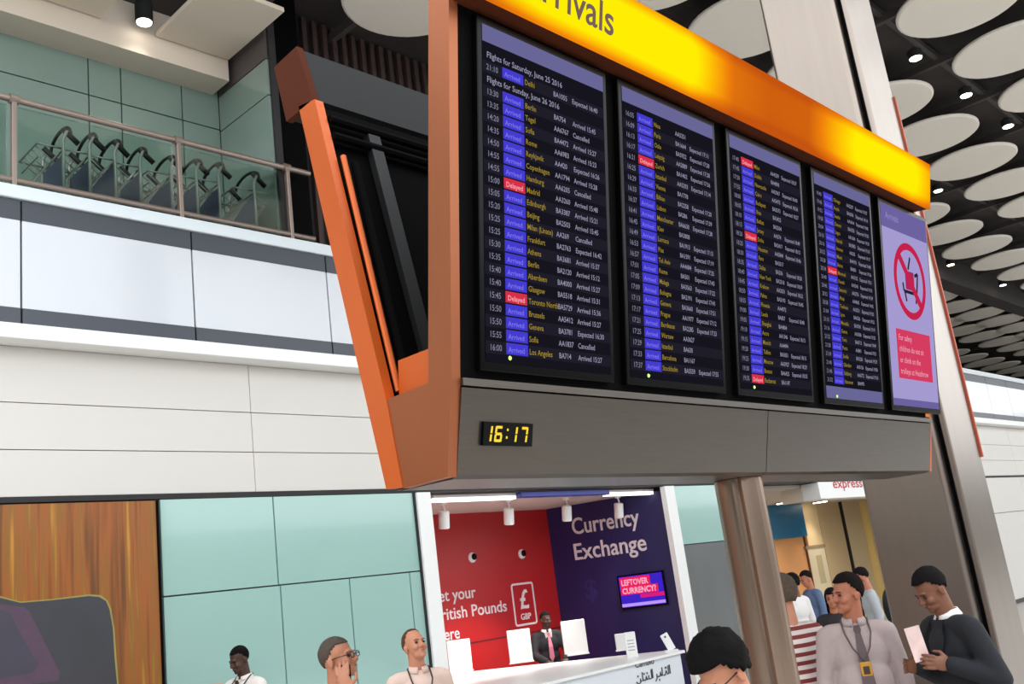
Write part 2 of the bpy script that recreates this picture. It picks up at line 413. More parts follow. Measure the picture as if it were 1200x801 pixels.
# header light box
def header_mat():
    M = bpy.data.materials.new('amber_lightbox'); M.use_nodes = True; nt = M.node_tree
    for nd in list(nt.nodes): nt.nodes.remove(nd)
    tc = nt.nodes.new('ShaderNodeTexCoord'); sx = nt.nodes.new('ShaderNodeSeparateXYZ'); nt.links.new(tc.outputs['Object'], sx.inputs[0])
    mr = nt.nodes.new('ShaderNodeMapRange'); mr.inputs[1].default_value = BX0; mr.inputs[2].default_value = BX1; nt.links.new(sx.outputs[0], mr.inputs[0])
    cr = nt.nodes.new('ShaderNodeValToRGB'); els = cr.color_ramp.elements
    stops = [(0, .45), (.05, .8), (.09, 1.0), (.33, 1.0), (.375, .55), (.42, .24), (.50, .15), (.60, .16), (.67, .5), (.74, .9), (.93, 1.0), (1, .5)]
    els[0].position, els[1].position = stops[0][0], stops[-1][0]
    els[0].color = (stops[0][1],) * 3 + (1,); els[1].color = (stops[-1][1],) * 3 + (1,)
    for p, v in stops[1:-1]: e = els.new(p); e.color = (v, v, v, 1)
    nt.links.new(mr.outputs[0], cr.inputs[0])
    # the tubes sit mid-height: brighter along the middle
    mz = nt.nodes.new('ShaderNodeMapRange'); mz.inputs[1].default_value = 3.874; mz.inputs[2].default_value = 4.149; nt.links.new(sx.outputs[2], mz.inputs[0])
    cz = nt.nodes.new('ShaderNodeValToRGB'); ez = cz.color_ramp.elements
    ez[0].position = 0; ez[0].color = (.35, .35, .35, 1); ez[1].position = 1; ez[1].color = (.42, .42, .42, 1)
    for p, v in ((.22, .92), (.5, 1.0), (.8, .95)): e = ez.new(p); e.color = (v, v, v, 1)
    nt.links.new(mz.outputs[0], cz.inputs[0])
    mu = nt.nodes.new('ShaderNodeMath'); mu.operation = 'MULTIPLY'; nt.links.new(cr.outputs[0], mu.inputs[0]); nt.links.new(cz.outputs[0], mu.inputs[1])
    col = nt.nodes.new('ShaderNodeValToRGB'); ec = col.color_ramp.elements
    ec[0].position = 0.10; ec[0].color = lin((196, 84, 16)); ec[1].position = .86; ec[1].color = lin((255, 238, 4))
    for p, c in ((.33, (240, 130, 12)), (.55, (255, 186, 6))): e = ec.new(p); e.color = lin(c)
    nt.links.new(mu.outputs[0], col.inputs[0])
    em = nt.nodes.new('ShaderNodeEmission'); em.inputs[1].default_value = 1.0; nt.links.new(col.outputs[0], em.inputs[0])
    o = nt.nodes.new('ShaderNodeOutputMaterial'); nt.links.new(em.outputs[0], o.inputs[0]); return M
hy0, hz0, hy1, hz1 = 1.956, 3.874, 1.892, 4.149
bm = bmesh.new(); prism(bm, [(hy0 + .012, hz0 + .004), (hy1 + .012, hz1 - .004), (hy1 + .20, hz1 - .004), (hy0 + .20, hz0 + .03)], BX0 + .01, BX1 - .003, 'x'); hb = finish('header_box', bm, hdr_m, board)
bm = bmesh.new(); prism(bm, [(hy0, hz0), (hy1, hz1), (hy1 + .012, hz1), (hy0 + .012, hz0)], BX0, BX1, 'x'); hp = finish('header_light_panel', bm, header_mat(), board)
hv = Vector((0, hy1 - hy0, hz1 - hz0)).normalized(); hn = BU.cross(hv)
ho = Vector((0, hy0, hz0))
tx = text('header_lettering', 'Arrivals', .172, frame(Vector((BX0 + .15, hy0, hz0)) + hv * .085 + hn * .004, BU, hv, hn), mat('letter_brown', (72, 30, 6), .6), hp, res=6, bold=.002)
# stretch/position so that the final s ends where the photo shows it
u_end = None
xs_ = [v.co.x for v in tx.data.vertices]
tgt = float((lambda d: CAMP + d * (((ho - Vector(CAMP)).dot(hn)) / Vector(d).dot(hn)))(ray(718, 40))[0])
tx.data.transform(Matrix.Translation((tgt - max(xs_), 0, 0)))
# header of the back leaf
bm = bmesh.new(); prism(bm, [(2.856, 3.885), (2.935, 4.162), (3.105, 4.15), (3.046, 3.873)], BX0 - .01, BX0 + .02, 'x'); finish('header_end_plate', bm, hdr_m, board)
bm = bmesh.new(); prism(bm, [(2.862, 3.89), (2.94, 4.155), (3.10, 4.145), (3.04, 3.88)], BX0 + .02, BX1 - .02, 'x'); finish('header_box', bm, dgrey, board)
bm = bmesh.new(); prism(bm, [(2.856, 3.885), (2.935, 4.162), (3.105, 4.15), (3.046, 3.873)], BX1 - .02, BX1 + .01, 'x'); finish('header_end_plate', bm, hdr_m, board)
# ---- displays
e_white = emat('screen_text_white', (150, 148, 172), 1.0)
e_dim = emat('screen_text_dim', (128, 128, 150), 1.0)
e_yel = emat('screen_text_yellow', (158, 134, 46), 1.0)
e_blue = emat('screen_cell_blue', (68, 60, 206), 1.0)
e_red = emat('screen_cell_red', (214, 48, 74), 1.0)
e_head = emat('screen_band', (104, 102, 150), 1.0)
e_bg = emat('screen_background', (22, 21, 30), 1.0)
e_bg2 = emat('screen_background_row', (30, 29, 40), 1.0)
e_lbl = emat('screen_cell_text', (126, 118, 240), 1.0)
e_lblr = emat('screen_cell_text_red', (250, 170, 180), 1.0)
e_led = emat('power_led', (190, 255, 120), 1.6)
SU = [.122, .912, 1.722, 2.545, 3.362]; SW, SV0, SV1 = .668, .066, 1.252
rowp = .0447
cities = [
 ['Delhi', None, 'Berlin', 'Tegel', 'Sofia', 'Rome', 'Reykjavik', 'Copenhagen', 'Hamburg', 'Madrid', 'Edinburgh', 'Beijing', 'Milan (Linate)', 'Frankfurt', 'Athens', 'Berlin', 'Aberdeen', 'Glasgow', 'Toronto North', 'Brussels', 'Geneva', 'Sofia', 'Los Angeles'],
 ['Nice', 'Paris', 'Oslo', 'Leipzig', 'Zurich', 'Istanbul', 'Vienna', 'Bilbao', 'Lisbon', 'Manchester', 'Kiev', 'Larnaca', 'Pisa', 'Tel Aviv', 'Rome', 'Malaga', 'Bologna', 'Geneva', 'Prague', 'Bordeaux', 'Warsaw', 'Istanbul', 'Barcelona', 'Stockholm', 'Basel', 'Venice'],
 ['Milan', 'Dublin', 'Newcastle', 'Cairo', 'Budapest', 'Ibiza', 'Belfast', 'Jersey', 'Doha', 'Houston', 'Faro', 'Dallas', 'New York', 'Krakow', 'Palma', 'Phoenix', 'Leeds', 'Shanghai', 'Accra', 'Munich', 'Tallinn', 'Moscow', 'Boston', 'Bucharest', 'Riga', 'Naples'],
 ['Chicago', 'Austin', 'Seattle', 'Denver', 'Lagos', 'Nairobi', 'Amman', 'Miami', 'Beirut', 'Montreal', 'Kuwait', 'Santorini', 'Abuja', 'Toulouse', 'Lyon', 'Marseille', 'Genoa', 'Turin', 'Porto', 'Seville', 'Gibraltar', 'Salzburg', 'Hannover', 'Stuttgart']]
reds = [{9, 18}, {4}, {0, 8, 23}, {9}]
times = [['21:10', None, '13:30', '13:35', '14:20', '14:35', '14:50', '14:55', '14:55', '15:00', '15:05', '15:20', '15:25', '15:25', '15:30', '15:35', '15:40', '15:40', '15:45', '15:50', '15:50', '15:55', '16:00']]
def mins(a, n, st): return ['%02d:%02d' % ((a + st * i_) // 60 % 24, (a + st * i_) % 60) for i_ in range(n)]
times += [mins(965, 26, 4), mins(1060, 26, 5), mins(1180, 24, 6)]
rr = random.Random(4)
labels_d = ['wide black flight display beside the clock end, headed by two date lines', 'flight display with one red status cell near its top, between two other flight lists',
            'flight display whose first status cell is red', 'flight display with a violet band along its bottom edge', 'pale violet notice display with a red crossed-out trolley symbol and a red text box']
def quad(bm, s0, s1, v0, v1, w_, off):
    vs = [bm.verts.new(bp(off + a, b, w_)) for a, b in ((s0, v0), (s1, v0), (s1, v1), (s0, v1))]; bm.faces.new(vs)
for si in range(5):
    u0 = SU[si]
    disp = slab('display_screen', u0 - .022, u0 + SW + .022, SV0 - .03, SV1 + .026, .0005, .030, black_g, board, bevel=.003)
    disp['label'] = labels_d[si]
    bm = bmesh.new(); quad(bm, 0, SW, SV0, SV1, .0312, u0)
    if si < 4:
        finish('screen_image', bm, e_bg, disp)
        bm = bmesh.new(); quad(bm, 0, SW, SV1 - .062, SV1, .0318, u0)
        finish('title_band', bm, e_head, disp)
        if si == 3: bm = bmesh.new(); quad(bm, 0, SW, SV0, SV0 + .062, .0318, u0); finish('bottom_band', bm, e_head, disp)
        C_ = cities[si]; T_ = times[si]; top = SV1 - .085
        line = 0; cb = bmesh.new(); cr_ = bmesh.new(); bgm = bmesh.new(); tcol, ccol, fcol, scol, lcol, lred, hcol = [], [], [], [], [], [], []
        if si == 0: hcol.append((0, 'Flights for Saturday, June 25 2016')); line = 1
        for i_, c_ in enumerate(C_):
            v1_ = top - line * rowp; v0_ = v1_ - rowp
            if v0_ < SV0 + (.062 if si == 3 else .0): break
            if c_ is None: hcol.append((line, 'Flights for Sunday, June 26 2016')); line += 1; continue
            quad(cr_ if i_ in reds[si] else cb, .098, .206, v0_ + .0045, v1_ - .001, .0318, u0)
            if line % 2: quad(bgm, .0, SW, v0_ + .001, v1_ - .001, .0315, u0)
            tcol.append((line, T_[i_] if i_ < len(T_) else '22:00')); ccol.append((line, c_))
            fcol.append((line, ('BA' if rr.random() < .6 else 'AA') + str(rr.randint(210, 6990))))
            rnd = rr.random()
            scol.append((line, ('Arrived 15:%02d' % rr.randint(10, 59)) if (rnd < .72 and si == 0) else ('Expected 1%d:%02d' % (6 + si, rr.randint(10, 59)) if rnd < .86 else ('' if si else 'Cancelled'))))
            (lred if i_ in reds[si] else lcol).append((line, 'Delayed' if i_ in reds[si] else 'Arrived'))
            line += 1
        for o_ in (finish('row_shading', bgm, e_bg2, disp), finish('status_cells', cb, e_blue, disp), finish('red_status_cells', cr_, e_red, disp)): o_['kind'] = 'stuff'
        def column(nm, items, s, size, m_, wfac=1.0):
            if not items: return
            L = {a: b for a, b in items}; n_ = max(L) + 1
            body = '\n'.join(L.get(q, '') for q in range(n_))
            # body line pitch in Blender = size * space_line
            o = bp(u0 + s, top - rowp + .012, .0325)
            text(nm, body, size, frame(o, BU * wfac, BV, BN), m_, disp, res=2, line=rowp / size, bold=.0002)['kind'] = 'stuff'
        column('date_lines', hcol, .02, .031, e_white, .95); column('times', tcol, .018, .030, e_dim, .88)
        column('cities', ccol, .212, .029, e_yel, .86); column('flight_numbers', fcol, .368, .028, e_white, .88)
        column('statuses', scol, .475, .028, e_white, .88); column('status_words', lcol, .108, .026, e_lbl, 1.0); column('red_status_words', lred, .108, .026, e_lblr, 1.0)
    else:
        finish('screen_image', bm, emat('notice_bg', (164, 154, 208), 1.0), disp)
        bm = bmesh.new(); quad(bm, 0, SW, SV1 - .14, SV1, .0316, u0); finish('title_band', bm, emat('notice_band', (108, 98, 160), 1.0), disp); bm = bmesh.new(); quad(bm, 0, SW, SV0, SV0 + .04, .0316, u0); finish('bottom_band', bm, emat('notice_band', (108, 98, 160), 1.0), disp)
        text('title_words', 'Arrivals', .06, frame(bp(u0 + .06, SV1 - .085, .0322), BU, BV, BN), emat('notice_title', (150, 140, 200), 1), disp, res=2)
        cu_, cv_ = u0 + .36, SV0 + .76
        bm = bmesh.new(); n_ = 40; R1, R2 = .235, .192
        A = [bm.verts.new(bp(cu_ + R1 * math.cos(2 * math.pi * q / n_), cv_ + R1 * math.sin(2 * math.pi * q / n_), .032)) for q in range(n_)]
        B = [bm.verts.new(bp(cu_ + R2 * math.cos(2 * math.pi * q / n_), cv_ + R2 * math.sin(2 * math.pi * q / n_), .032)) for q in range(n_)]
        for q in range(n_): bm.faces.new((A[q], A[(q + 1) % n_], B[(q + 1) % n_], B[q]))
        d_ = .7071; wv = .018
        vs = [bm.verts.new(bp(cu_ + a * R2 * -d_ + b * wv, cv_ + a * R2 * d_ + b * wv, .0324)) for a, b in ((1, -1), (1, 1), (-1, 1), (-1, -1))]; bm.faces.new(vs)
        finish('prohibition_ring', bm, emat('notice_red', (196, 34, 74), 1.0), disp)
        # trolley pictogram: basket, legs, wheels, handle, case
        bm = bmesh.new()
        def seg2(a, b, wd):
            a, b = Vector(a), Vector(b); n2 = Vector((-(b - a).y, (b - a).x)).normalized() * wd / 2
            bm.faces.new([bm.verts.new(bp(cu_ + q.x, cv_ + q.y, .0321)) for q in (a - n2, b - n2, b + n2, a + n2)])
        for a, b in (((-.10, -.07), (.09, -.07)), ((-.09, -.07), (-.07, -.13)), ((.08, -.07), (.07, -.13)), ((.09, -.07), (.12, .06)), ((.12, .06), (.07, .04)), ((-.10, -.07), (-.11, -.02)), ((-.02, .07), (.02, .15))): seg2(a, b, .02)
        finish('trolley_symbol', bm, emat('notice_black', (40, 30, 50), 1.0), disp)
        bm = bmesh.new(); quad(bm, cu_ - u0 - .07, cu_ - u0 + .06, cv_ - .055, cv_ + .06, .0321, u0); finish('case_symbol', bm, emat('notice_pink', (170, 40, 90), 1.0), disp)
        bm = bmesh.new(); quad(bm, .10, .60, SV0 + .16, SV0 + .45, .032, u0); finish('text_box', bm, emat('notice_box', (212, 60, 96), 1.0), disp)
        text('text_lines', 'For safety\nchildren do not sit\nor climb on the\ntrolleys at Heathrow', .05, frame(bp(u0 + .13, SV0 + .385, .0326), BU * .95, BV, BN), emat('notice_text', (236, 170, 190), 1.0), disp, res=2, line=1.32)['kind'] = 'stuff'
    if si < 4:
        bm = bmesh.new(); lathe(bm, [(.008, 0), (.006, .003)], bp(u0 + .115, SV0 + .012, .0322) if si else bp(u0 + .115, SV0 + .02, .0322), 8, BN); finish('power_light', bm, e_led, disp)
# warm reflection under the last display, painted as a small glowing orange tab
slab('reflection_tab', BL - .14, BL - .08, .012, .032, .031, .033, emat('reflection_glow', (232, 140, 70), .9), board)
# ---- clock
cs = 2.0
def cl(u, v, w_=0): # on the fascia plane
    fo = Vector((BX0, 2.246, 2.575)); fv = Vector((0, 2.246 - 2.316, 2.575 - 2.30)).normalized(); fn_ = BU.cross(fv)
    return fo + BU * u + fv * v + fn_ * w_
ck = bmesh.new(); bx(ck, .128, .366, -.187, -.108, .001, .012)
fv = Vector((0, 2.246 - 2.316, 2.575 - 2.30)).normalized(); fn_ = BU.cross(fv)
bmesh.ops.transform(ck, matrix=frame(Vector((BX0, 2.246, 2.575)), BU, fv, fn_), verts=ck.verts)
clock = finish('digital_clock', ck, black_g, board); clock['label'] = 'small black digital clock reading 16:17 in yellow'
segs = {'1': 'bc', '6': 'afgedc', '7': 'abc'}
def digit(bm, ch, u, v, w_, h):
    t = .009; sl = .12
    def q(x0, x1, y0, y1):
        bm.faces.new([bm.verts.new(cl(u + a + sl * b, v + b, .0135)) for a, b in ((x0, y0), (x1, y0), (x1, y1), (x0, y1))])
    for s_ in segs[ch]:
        if s_ == 'a': q(.004, w_ - .004, h - t, h)
        if s_ == 'd': q(.004, w_ - .004, 0, t)
        if s_ == 'g': q(.004, w_ - .004, h / 2 - t / 2, h / 2 + t / 2)
        if s_ == 'b': q(w_ - t, w_, h / 2 + .002, h - .002)
        if s_ == 'c': q(w_ - t, w_, .002, h / 2 - .002)
        if s_ == 'f': q(0, t, h / 2 + .002, h - .002)
        if s_ == 'e': q(0, t, .002, h / 2 - .002)
bm = bmesh.new()
for ch, u in (('1', .128), ('6', .176), ('1', .248), ('7', .300)): digit(bm, ch, u, -.174, .036, .054)
for vv in (-.162, -.136): bm.faces.new([bm.verts.new(cl(.232 + a + .12 * (vv + .17), vv + b, .0135)) for a, b in ((0, 0), (.008, 0), (.008, .008), (0, .008))])
finish('clock_digits', bm, emat('clock_yellow', (252, 214, 60), 1.1), clock)

# ---- support post under the board
cxp = float((ony(838, 562, 2.46)[0] + ony(893, 558, 2.46)[0]) / 2); wcol = float(ony(893, 558, 2.46)[0] - ony(838, 562, 2.46)[0])
post = empty('support_post', (cxp, 2.47, 0)); tag(post, 'brushed steel post with vertical grooves carrying the arrivals board', 'post')
bm = bmesh.new()
prof = []
R0 = .112
for q in range(48):
    a = 2 * math.pi * q / 48; r = R0
    for g in (math.radians(205), math.radians(262), math.radians(292), math.radians(25), math.radians(112)):
        dd = abs((a - g + math.pi) % (2 * math.pi) - math.pi)
        if dd < .09: r = R0 - .014
    prof.append((cxp + r * math.cos(a), 2.47 + r * math.sin(a)))
prism(bm, prof, 0.02, 2.2885, 'z'); finish('shaft', bm, steel_c, post)
bm = bmesh.new(); lathe(bm, [(.23, 0), (.23, .015), (.17, .03)], (cxp, 2.47, 0), 32); finish('base_plate', bm, steel_c, post)

# ---- tall pylon at the far end of the board
py_l, py_s, py_r = 2.78, 2.27, 6.66
pyl = empty('steel_pylon', (7.2, 2.8, 0)); tag(pyl, 'tall steel-clad pylon rising to the ceiling at the far end of the arrivals board', 'pylon')
def rbox(x0, x1, y0, y1, rad, seg=6):
    pts = []
    for cx_, cy_, a0 in ((x1 - rad, y1 - rad, 0), (x0 + rad, y1 - rad, 90), (x0 + rad, y0 + rad, 180), (x1 - rad, y0 + rad, 270)):
        for q in range(seg + 1):
            a = math.radians(a0 + 90 * q / seg); pts.append((cx_ + rad * math.cos(a), cy_ + rad * math.sin(a)))
    return pts
bm = bmesh.new(); prism(bm, rbox(6.894, 7.39, 2.54, 3.136, .035), 0, 9.53, 'z'); finish('side_cladding', bm, steel_p, pyl)
bm = bmesh.new(); prism(bm, rbox(6.933, 7.454, 2.464, 2.507, .012), 0, 9.545, 'z'); finish('front_cladding', bm, steel_p, pyl)
bm = bmesh.new(); bx(bm, 6.966, 7.437, 2.504, 2.542, 0, 9.53); finish('slot', bm, black_m, pyl)
zt = float(ony(1045, 112, 2.46)[2]); zbm = float(ony(1148, 535, 2.46)[2])
bm = bmesh.new(); bx(bm, 7.454, 7.472, 2.45, 2.51, zbm, zt); finish('orange_edge_strip', bm, mat('orange_edge', (168, 72, 44), .5), pyl)
bm = bmesh.new(); bx(bm, 6.80, 7.56, 2.38, 3.2, 0, .03); finish('base_plate', bm, steel_p, pyl)

# ================================================================ POSTER
def curtain_mat():
    M = bpy.data.materials.new('curtain_print'); M.use_nodes = True; nt = M.node_tree; b = nt.nodes['Principled BSDF']
    tc = nt.nodes.new('ShaderNodeTexCoord'); mp = nt.nodes.new('ShaderNodeMapping'); mp.inputs['Scale'].default_value = (5.5, 1, .3)
    nz = nt.nodes.new('ShaderNodeTexNoise'); nz.inputs['Scale'].default_value = 1.0; nz.inputs['Detail'].default_value = 3; nz.inputs['Distortion'].default_value = .3
    mp2 = nt.nodes.new('ShaderNodeMapping'); mp2.inputs['Scale'].default_value = (20, 1, .8)
    nz2 = nt.nodes.new('ShaderNodeTexNoise'); nz2.inputs['Scale'].default_value = 1.0; nz2.inputs['Detail'].default_value = 2
    nt.links.new(tc.outputs['Object'], mp.inputs[0]); nt.links.new(mp.outputs[0], nz.inputs['Vector'])
    nt.links.new(tc.outputs['Object'], mp2.inputs[0]); nt.links.new(mp2.outputs[0], nz2.inputs['Vector'])
    ad = nt.nodes.new('ShaderNodeMath'); ad.operation = 'MULTIPLY_ADD'; ad.inputs[1].default_value = .38
    mu = nt.nodes.new('ShaderNodeMath'); mu.operation = 'MULTIPLY'; mu.inputs[1].default_value = .62
    nt.links.new(nz.outputs[0], mu.inputs[0]); nt.links.new(nz2.outputs[0], ad.inputs[0]); nt.links.new(mu.outputs[0], ad.inputs[2])
    cr = nt.nodes.new('ShaderNodeValToRGB'); e = cr.color_ramp.elements
    e[0].position = .33; e[0].color = lin((84, 50, 20)); e[1].position = .70; e[1].color = lin((212, 166, 66))
    for p, c in ((.42, (116, 70, 28)), (.5, (158, 88, 34)), (.56, (136, 92, 34)), (.62, (186, 126, 42))): q = e.new(p); q.color = lin(c)
    nt.links.new(ad.outputs[0], cr.inputs[0]); nt.links.new(cr.outputs[0], b.inputs['Base Color']); b.inputs['Roughness'].default_value = .4
    return M
YP = D - .03
poster = empty('advertising_poster', (2.0, YP, .2)); tag(poster, 'wide poster of golden pleated curtains and a dark stitched shape beside the mint glass panels', 'poster')
pxr = float(ony(186, 690, YP)[0])
box('print_sheet', -3.0, pxr, YP, D + .025, .1, ZB - .03, curtain_mat(), poster)
box('edge_frame', pxr, pxr + .02, YP - .01, D + .025, .1, ZB - .03, black_m, poster)
def polyprint(nm, pts, dy, th, m_):
    bm = bmesh.new(); pl = []
    for p in pts: q = ony(p[0], p[1], YP); pl.append((float(q[0]), float(q[2])))
    prism(bm, pl, YP - dy, YP - dy - th, 'y'); return finish(nm, bm, m_, poster)
out = [(-420, 660), (-200, 668), (-60, 690), (0, 700), (24, 706), (60, 703), (104, 698), (116, 699), (124, 704), (128, 713), (132, 735), (134, 770), (137, 801), (141, 900), (-420, 960)]
rim = [(-420, 657), (-200, 665), (-60, 687), (0, 698), (24, 704.5), (60, 701.5), (104, 696), (118, 697), (126, 703), (130, 712), (134, 735), (136.5, 770), (139, 801), (143, 900), (-420, 963)]
polyprint('shape_rim_print', rim, .0005, .001, mat('rim_ink', (150, 140, 70), .5))
polyprint('dark_shape_print', out, .002, .001, mat('dark_ink', (58, 58, 64), .5, noise=.25, nscale=3))
polyprint('inner_panel_print', [(-420, 700), (0, 708), (28, 711), (34, 716), (70, 788), (68, 797), (0, 806), (-420, 850)], .0035, .001, mat('purple_ink', (84, 62, 82), .6, noise=.25, nscale=12))
polyprint('inner_field_print', [(-420, 712), (0, 714), (12, 718), (20, 735), (44, 778), (40, 787), (0, 795), (-420, 835)], .005, .001, mat('field_ink', (66, 62, 76), .6, noise=.15, nscale=6))

# ================================================================ CURRENCY EXCHANGE BOOTH
YR = 10.9; ZCB = 3.13
W1 = Vector((12.12, YR, 0)); W2 = Vector((12.72, 8.98, 0))
red_m = mat('red_wall_paint', (176, 26, 28), .35, noise=.05, nscale=2)
blue_m = mat('navy_wall_paint', (34, 28, 84), .35, noise=.05, nscale=2)
wr = struct(box('wall_booth_red', 7.3, W1.x, YR, YR + .1, 0, ZCB, red_m))
box('red_panel_joint', 7.3, W1.x, YR - .004, YR, float(ony(575, 749, YR)[2]) - .012, float(ony(575, 749, YR)[2]) + .012, mat('dark_red', (96, 14, 20), .5), wr)
bd = (W2 - W1).normalized(); bn = Vector((bd.y, -bd.x, 0)); bn = bn if bn.x < 0 else -bn
bm = bmesh.new(); prism(bm, [(W1.x, W1.y), (W2.x, W2.y), (W2.x + .15, W2.y), (W1.x + .15, W1.y + .1)], 0, ZCB, 'z'); wbl = struct(finish('wall_booth_blue', bm, blue_m))
struct(box('wall_booth_side', 7.2, 7.3, D + .36, YR + .1, 0, ZCB, red_m))
bm = bmesh.new(); bx(bm, 7.2, 12.9, D + .36, YR + .1, ZCB, ZCB + .06); struct(finish('ceiling_booth', bm, mat('booth_ceiling', (206, 190, 184), .6)))
def onblue(px, py):
    d = Vector(ray(px, py)); t = (W1 - Vector((0, 0, 0)) - Vector((0, 0, CAM_H))).dot(bn) if False else ((W1.xy.to_3d() - Vector((0, 0, 0))).dot(bn) - Vector((0, 0, 0)).dot(bn)) / d.dot(bn)
    return Vector((0, 0, CAM_H)) + d * t
bu = bd; bvv = Vector((0, 0, 1)); bnn = bn
lt_m = mat('letter_white', (226, 212, 214), .5)
def wtext(nm, body, pl, pr, on, u, nrm, m_, par, hpx, bold=.012, frac=None, depth=.012, cap=.70):
    a, b = Vector(on(*pl)), Vector(on(*pr)); wd = abs((b - a).dot(u)); size = hpx / cap
    o = a + nrm * .006
    return text(nm, body, size, frame(o, u, Vector((0, 0, 1)), nrm), m_, par, res=4, bold=bold * size, width=wd, extrude=depth / 2)
hE = (onblue(680, 637) - onblue(682, 656)).length
wtext('lettering', 'Currency', (671, 626), (749, 611), onblue, bu, bnn, lt_m, wbl, hE)
wtext('lettering', 'Exchange', (673, 656), (757, 644), onblue, bu, bnn, lt_m, wbl, hE)
onred = lambda px, py: Vector(ony(px, py, YR))
UX = Vector((1, 0, 0)); NYm = Vector((0, -1, 0))
def redtext(body, vis_frac, pl, pr, hpx):
    a, b = onred(*pl), onred(*pr); wd = (b.x - a.x) / vis_frac; size = hpx / .70
    o = Vector((b.x - wd, YR - .006, (a.z + b.z) / 2))
    return text('lettering', body, size, frame(o, UX, Vector((0, 0, 1)), NYm), lt_m, wr, res=4, bold=.008 * size, width=wd, extrude=.004)
hP = .165
redtext('Get your', .80, (514, 705), (557, 699.5), hP); redtext('British Pounds', .90, (517, 727), (593, 715.5), hP); redtext('here', .70, (521, 750), (538, 747.5), hP)
# pound sign card
pa, pb = onred(598, 684), onred(630, 730)
def ringrect(nm, x0, x1, z0, z1, t, y, m_, par, r=.05):
    bm = bmesh.new()
    def rr_(x0, x1, z0, z1, r): return rbox(x0, x1, z0, z1, r, 4)
    A = rr_(x0, x1, z0, z1, r); B = rr_(x0 + t, x1 - t, z0 + t, z1 - t, max(r - t, .01))
    va = [bm.verts.new((p[0], y, p[1])) for p in A]; vb = [bm.verts.new((p[0], y, p[1])) for p in B]
    vc = [bm.verts.new((p[0], y + .006, p[1])) for p in A]; vd = [bm.verts.new((p[0], y + .006, p[1])) for p in B]
    n_ = len(A)
    for i_ in range(n_):
        j_ = (i_ + 1) % n_
        bm.faces.new((va[i_], va[j_], vb[j_], vb[i_])); bm.faces.new((va[i_], vc[i_], vc[j_], va[j_])); bm.faces.new((vb[i_], vb[j_], vd[j_], vd[i_]))
    return finish(nm, bm, m_, par)
ringrect('pound_frame', pa.x, pb.x + .0, pb.z, pa.z, .03, YR - .007, lt_m, wr)
pw = pb.x - pa.x; ph_ = pa.z - pb.z
text('pound_sign', '\u00a3', ph_ * .62, frame(Vector((pa.x + pw * .5, YR - .006, pb.z + ph_ * .40)), UX, Vector((0, 0, 1)), NYm), lt_m, wr, align='CENTER', res=4, bold=.006, extrude=.004)
text('pound_code', 'GBP', ph_ * .20, frame(Vector((pa.x + pw * .5, YR - .006, pb.z + ph_ * .14)), UX, Vector((0, 0, 1)), NYm), lt_m, wr, align='CENTER', res=3, bold=.002, extrude=.004)
# two small round speakers on the red wall
for p in ((553, 653), (611, 649)):
    c = onred(*p); t = empty('wall_speaker', (c.x, YR, c.z)); tag(t, 'small round white dome fitting on the red booth wall', 'wall fitting', 'round fittings on the red wall')
    bm = bmesh.new(); lathe(bm, [(.075, 0), (.075, .015), (.055, .03)], (c.x, YR - .001, c.z), 20, (0, -1, 0)); finish('ring', bm, whitep, t)
    bm = bmesh.new(); lathe(bm, [(.052, .0), (.045, .03), (.02, .045)], (c.x + .015, YR - .02, c.z + .01), 16, (0, -1, 0)); finish('dome', bm, black_g, t)
# television
ta, tb, tcn = onblue(726, 676), onblue(782, 705), onblue(728, 712)
tv = empty('wall_television', tuple(onblue(753, 693))); tag(tv, 'wall-mounted television showing a magenta leftover currency advert on the navy wall', 'television')
tw = abs((tb - ta).dot(bu)); th = abs(onblue(727, 676).z - onblue(729, 712).z)
to = Vector((ta.x, ta.y, onblue(729, 712).z))
def tvq(nm, a0, a1, b0, b1, d0, d1, m_, par):
    bm = bmesh.new(); bx(bm, a0 * tw, a1 * tw, b0 * th, b1 * th, d0, d1); bmesh.ops.transform(bm, matrix=frame(to, bu, Vector((0, 0, 1)), bnn), verts=bm.verts); return finish(nm, bm, m_, par)
cas = tvq('casing', -.03, 1.03, -.06, 1.05, .005, .06, black_g, tv)
scr = tvq('screen', 0, 1, 0, 1, .061, .062, emat('tv_blue', (62, 36, 196), 1.0), tv)
for nm, a0, a1, b0, b1, c_ in (('headline_box', .02, .72, .66, .97, (236, 34, 96)), ('headline_box', .02, .88, .40, .66, (236, 34, 96)), ('subline_box', .45, 1.0, .26, .38, (220, 30, 120)), ('footer_band', 0, 1.0, .02, .12, (190, 150, 250))):
    o = tvq(nm, a0, a1, b0, b1, .0622, .0628, emat('tv_%d' % c_[2], c_, 1.0), tv)
e_tvt = emat('tv_text', (255, 170, 200), 1.0)
text('advert_words', 'LEFTOVER', th * .26, frame(to + bu * tw * .05 + Vector((0, 0, th * .71)) + bnn * .064, bu, Vector((0, 0, 1)), bnn), e_tvt, tv, res=2, bold=.004, width=tw * .62)
text('advert_words', 'CURRENCY?', th * .26, frame(to + bu * tw * .05 + Vector((0, 0, th * .44)) + bnn * .064, bu, Vector((0, 0, 1)), bnn), e_tvt, tv, res=2, bold=.004, width=tw * .78)
# faint square symbol on navy wall
fa = onblue(677, 668); fb = onblue(708, 712)
text('faint_symbol', '$', abs(fa.z - fb.z) * .7, frame(onblue(686, 702) + bnn * .004, bu, Vector((0, 0, 1)), bnn), mat('navy_ink', (46, 38, 104), .4), wbl, res=3, bold=.01)
